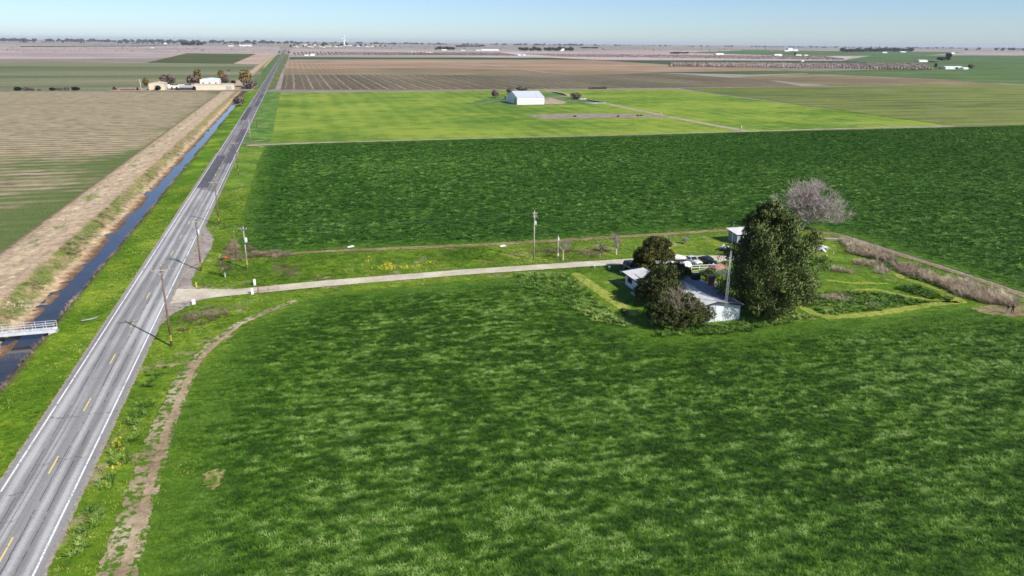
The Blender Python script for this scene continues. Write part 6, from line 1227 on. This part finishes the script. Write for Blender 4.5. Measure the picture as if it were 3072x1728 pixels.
# town left of the turbine: each house a thing, two kinds of wall
ORD = WORDS + ['nineteenth', 'twentieth', 'twenty-first', 'twenty-second', 'twenty-third', 'twenty-fourth', 'twenty-fifth', 'twenty-sixth']
for i in range(26):
    x = 886 + i * 10.5 + r_.uniform(-3, 3); yb = r_.uniform(135.5, 142.5); w_ = r_.uniform(5, 13); p = g(x, yb); L = width_of(p, w_); h = r_.uniform(3.2, 6.5) * (1.0 if yb > 138 else 1.5)
    building_w(f'{ORD[i]} pale house from the left in the distant town', p[0], p[1], L, L * .6, h, wall=(M_BWHITE, M_CREAM)[i % 2], roof=(M_BWHITE, M_CREAMR, M_GROOF)[i % 3], name='town_house', rise=.2, group='houses of the distant town', cat='house')
for i in range(22):
    x = 882 + i * 14.3 + r_.uniform(-4, 4); yb = r_.uniform(134, 141); ftree(f'{ORD[i]} dark tree from the left among the distant town houses', x, yb, yb - r_.uniform(3.5, 7), r_.uniform(5, 10), 'dark', 'bush', group='trees of the distant town')
# wind turbine
pT = g(1033, 140); hT = height_to(pT, 116.5); sc = hT / 60
wt = thing('wind_turbine', 'white three-bladed wind turbine on the skyline', 'wind turbine', (pT[0], pT[1], 0), math.radians(6)); M_WT = plain('turbine_white', srgb(238, 240, 240), .5, .02, 5)
MB().tube([(0, 0, 0), (0, 0, 30 * sc), (0, 0, 60 * sc)], [6.4 * sc, 5.4 * sc, 4.2 * sc], 14).build('tower', M_WT, wt, True); MB().box(-2.6 * sc, 2.6 * sc, -5 * sc, 7 * sc, 58 * sc, 63 * sc).build('nacelle', M_WT, wt); MB().tube([(0, -5 * sc, 60.5 * sc), (0, -8 * sc, 60.5 * sc)], [2.6 * sc, 1.0 * sc], 10).build('hub', M_WT, wt, True)
for a in (75, 188, 300):
    a = math.radians(a); d_ = Vector((math.cos(a), 0, math.sin(a))); n_ = Vector((-math.sin(a), 0, math.cos(a))); c0 = Vector((0, -7 * sc, 60.5 * sc)); B = MB(); st = []
    for u, wd, t_ in ((2, 4.4, 3.2), (8, 7.6, 2.6), (20, 5.6, 1.6), (32, 2.2, .6)): q = c0 + d_ * u * sc; st.append([q + n_ * wd * sc * .5 + Vector((0, 0, 0)), q + Vector((0, t_ * sc * .5, 0)), q - n_ * wd * sc * .5, q - Vector((0, t_ * sc * .5, 0))])
    loft(B, st); B.build('blade', M_WT, wt, True)
for i, x in enumerate((203, 215)):
    p = g(x, 122); h = height_to(p, 104); o = thing('radio_mast', ['thin radio mast on the left skyline', 'second thin radio mast right of the first on the left skyline'][i], 'mast', (p[0], p[1], 0)); MB().tube([(0, 0, 0), (0, 0, h)], [1.6, .8], 5).build('shaft', M_DARK, o); MB().box(-3, 3, -.5, .5, h * .75, h * .77).build('arm', M_DARK, o)
# orchards and tree lines: masses nobody could count
def mass(name, label, cat, pts, hts, wds, meshes):
    """many small crowns joined into one mesh"""
    Vs, As, Ns = [], [], []
    base = []
    for me in meshes:
        n = len(me.polygons); co = np.empty(n * 12, np.float32); me.vertices.foreach_get('co', co); base.append(co.reshape(n, 4, 3)[::23])
    for i in range(len(pts)):
        b = base[i % len(base)]; a = rng.random() * 6.28; ca, sa = math.cos(a), math.sin(a)
        q = b.copy(); x, y = q[..., 0] * ca - q[..., 1] * sa, q[..., 0] * sa + q[..., 1] * ca; c = b.mean(1, keepdims=True); 
        q = np.stack([x * wds[i] + pts[i][0], y * wds[i] + pts[i][1], q[..., 2] * hts[i]], -1); cc = q.mean(1, keepdims=True); q = cc + (q - cc) * 4.6; q[..., 2] = np.maximum(q[..., 2], 0.05)
        Vs.append(q); As.append(rng.random(len(b)) * .5 + rng.random() * .5); nn = c[:, 0] - np.array([0, 0, .5]); nn = np.stack([nn[:, 0] * ca - nn[:, 1] * sa, nn[:, 0] * sa + nn[:, 1] * ca, nn[:, 2] + .25], 1); Ns.append(nn / (np.linalg.norm(nn, axis=1)[:, None] + 1e-6))
    o = quads_obj(name, np.concatenate(Vs), meshes[0].materials[0], None, attr=np.concatenate(As), nrm=np.concatenate(Ns)); return tag(o, label, cat, kind='stuff')
def orchard(label, quad, rows, cols, h, w_, kind):
    Q = [g(*p) for p in quad]; pts = []
    for i in range(rows):
        for j in range(cols): u, v = (j + .5) / cols, (i + .5) / rows; p = (Q[0] * (1 - u) + Q[1] * u) * (1 - v) + (Q[3] * (1 - u) + Q[2] * u) * v; pts.append(p + rng.normal(0, .4, 2))
    n = len(pts); mass('orchard', label, 'orchard', pts, rng.uniform(.8, 1.15, n) * h, rng.uniform(.85, 1.15, n) * w_, [CR[kind, 'bush']])
orchard('mauve leafless orchard block left of the far right farm', [(2010, 200), (2800, 211), (2760, 195), (2010, 193)], 14, 90, 5.5, 6.0, 'mauve')
orchard('pale mauve leafless orchard in rows on the middle plain', [(1690, 171), (2540, 181), (2480, 172), (1560, 163)], 16, 60, 6, 7, 'mauve')
orchard('bare orchard strip right of the road', [(880, 164), (1560, 168), (1500, 159), (878, 157)], 16, 60, 3.6, 9, 'mauve')
def treeline(label, xs, yb, hpx, n, kind='dark', gap=0.0, wf=1.0):
    pts, hs, ws = [], [], []
    for i in range(n):
        x = r_.uniform(*xs)
        if gap and vnoise(np.array([x]), np.array([yb(x) * 10]), 30, 77)[0] + .5 < gap: continue
        yy = yb(x) + r_.uniform(-.8, .8); p = g(x, yy); k = r_.choice((.5, .7, .8, 1, 1.35)); h = width_of(p, hpx * k); pts.append(p); hs.append(h); ws.append(h * r_.uniform(1.0, 2.2) * wf)
    mass('tree_line', label, 'tree line', pts, np.array(hs), np.array(ws), [CR[kind, 'bush'], CR[kind, 'round']])
HL = lambda off: (lambda x: HOR_Y + HOR_S * (x - 1536) + off)
treeline('dark blue tree line along the left skyline', (-500, 900), HL(8.5), 6.5, 420); treeline('second thin tree line under the left skyline', (-500, 900), HL(12), 3.5, 160, gap=.45)
treeline('dark tree line on the middle skyline', (850, 1800), HL(7.5), 4.0, 330, gap=.3); treeline('low broken tree line on the right skyline', (1700, 3500), HL(7), 3.2, 420, gap=.35); treeline('dark tree clump line at the far right skyline', (2880, 3500), HL(11), 6, 60, gap=.3); treeline('scattered bare trees over the left plain', (-400, 820), lambda x: r_.uniform(134, 157), 1.8, 900, 'mauve'); treeline('scattered trees over the middle plain', (880, 2400), lambda x: r_.uniform(140, 152) + (x - 1536) * .0085, 2.6, 260, 'mauve')

# ------------------------------------------------------------------ air
hz = MB().box(-60000, 60000, -4000, 60000, -4, max(140, hT * 1.7)).build('haze', None); hz.data.materials.clear()
m = bpy.data.materials.new('haze_air'); m.use_nodes = True; nt_ = m.node_tree; nt_.nodes.clear(); out = nt_.nodes.new('ShaderNodeOutputMaterial'); pv = nt_.nodes.new('ShaderNodeVolumePrincipled')
pv.inputs['Color'].default_value = (.86, .93, 1.0, 1); pv.inputs['Density'].default_value = 2.7e-5; pv.inputs['Anisotropy'].default_value = 0.0
nt_.links.new(pv.outputs[0], out.inputs['Volume']); hz.data.materials.append(m); tag(hz, 'pale blue haze of the air over the plain', 'haze', kind='stuff')
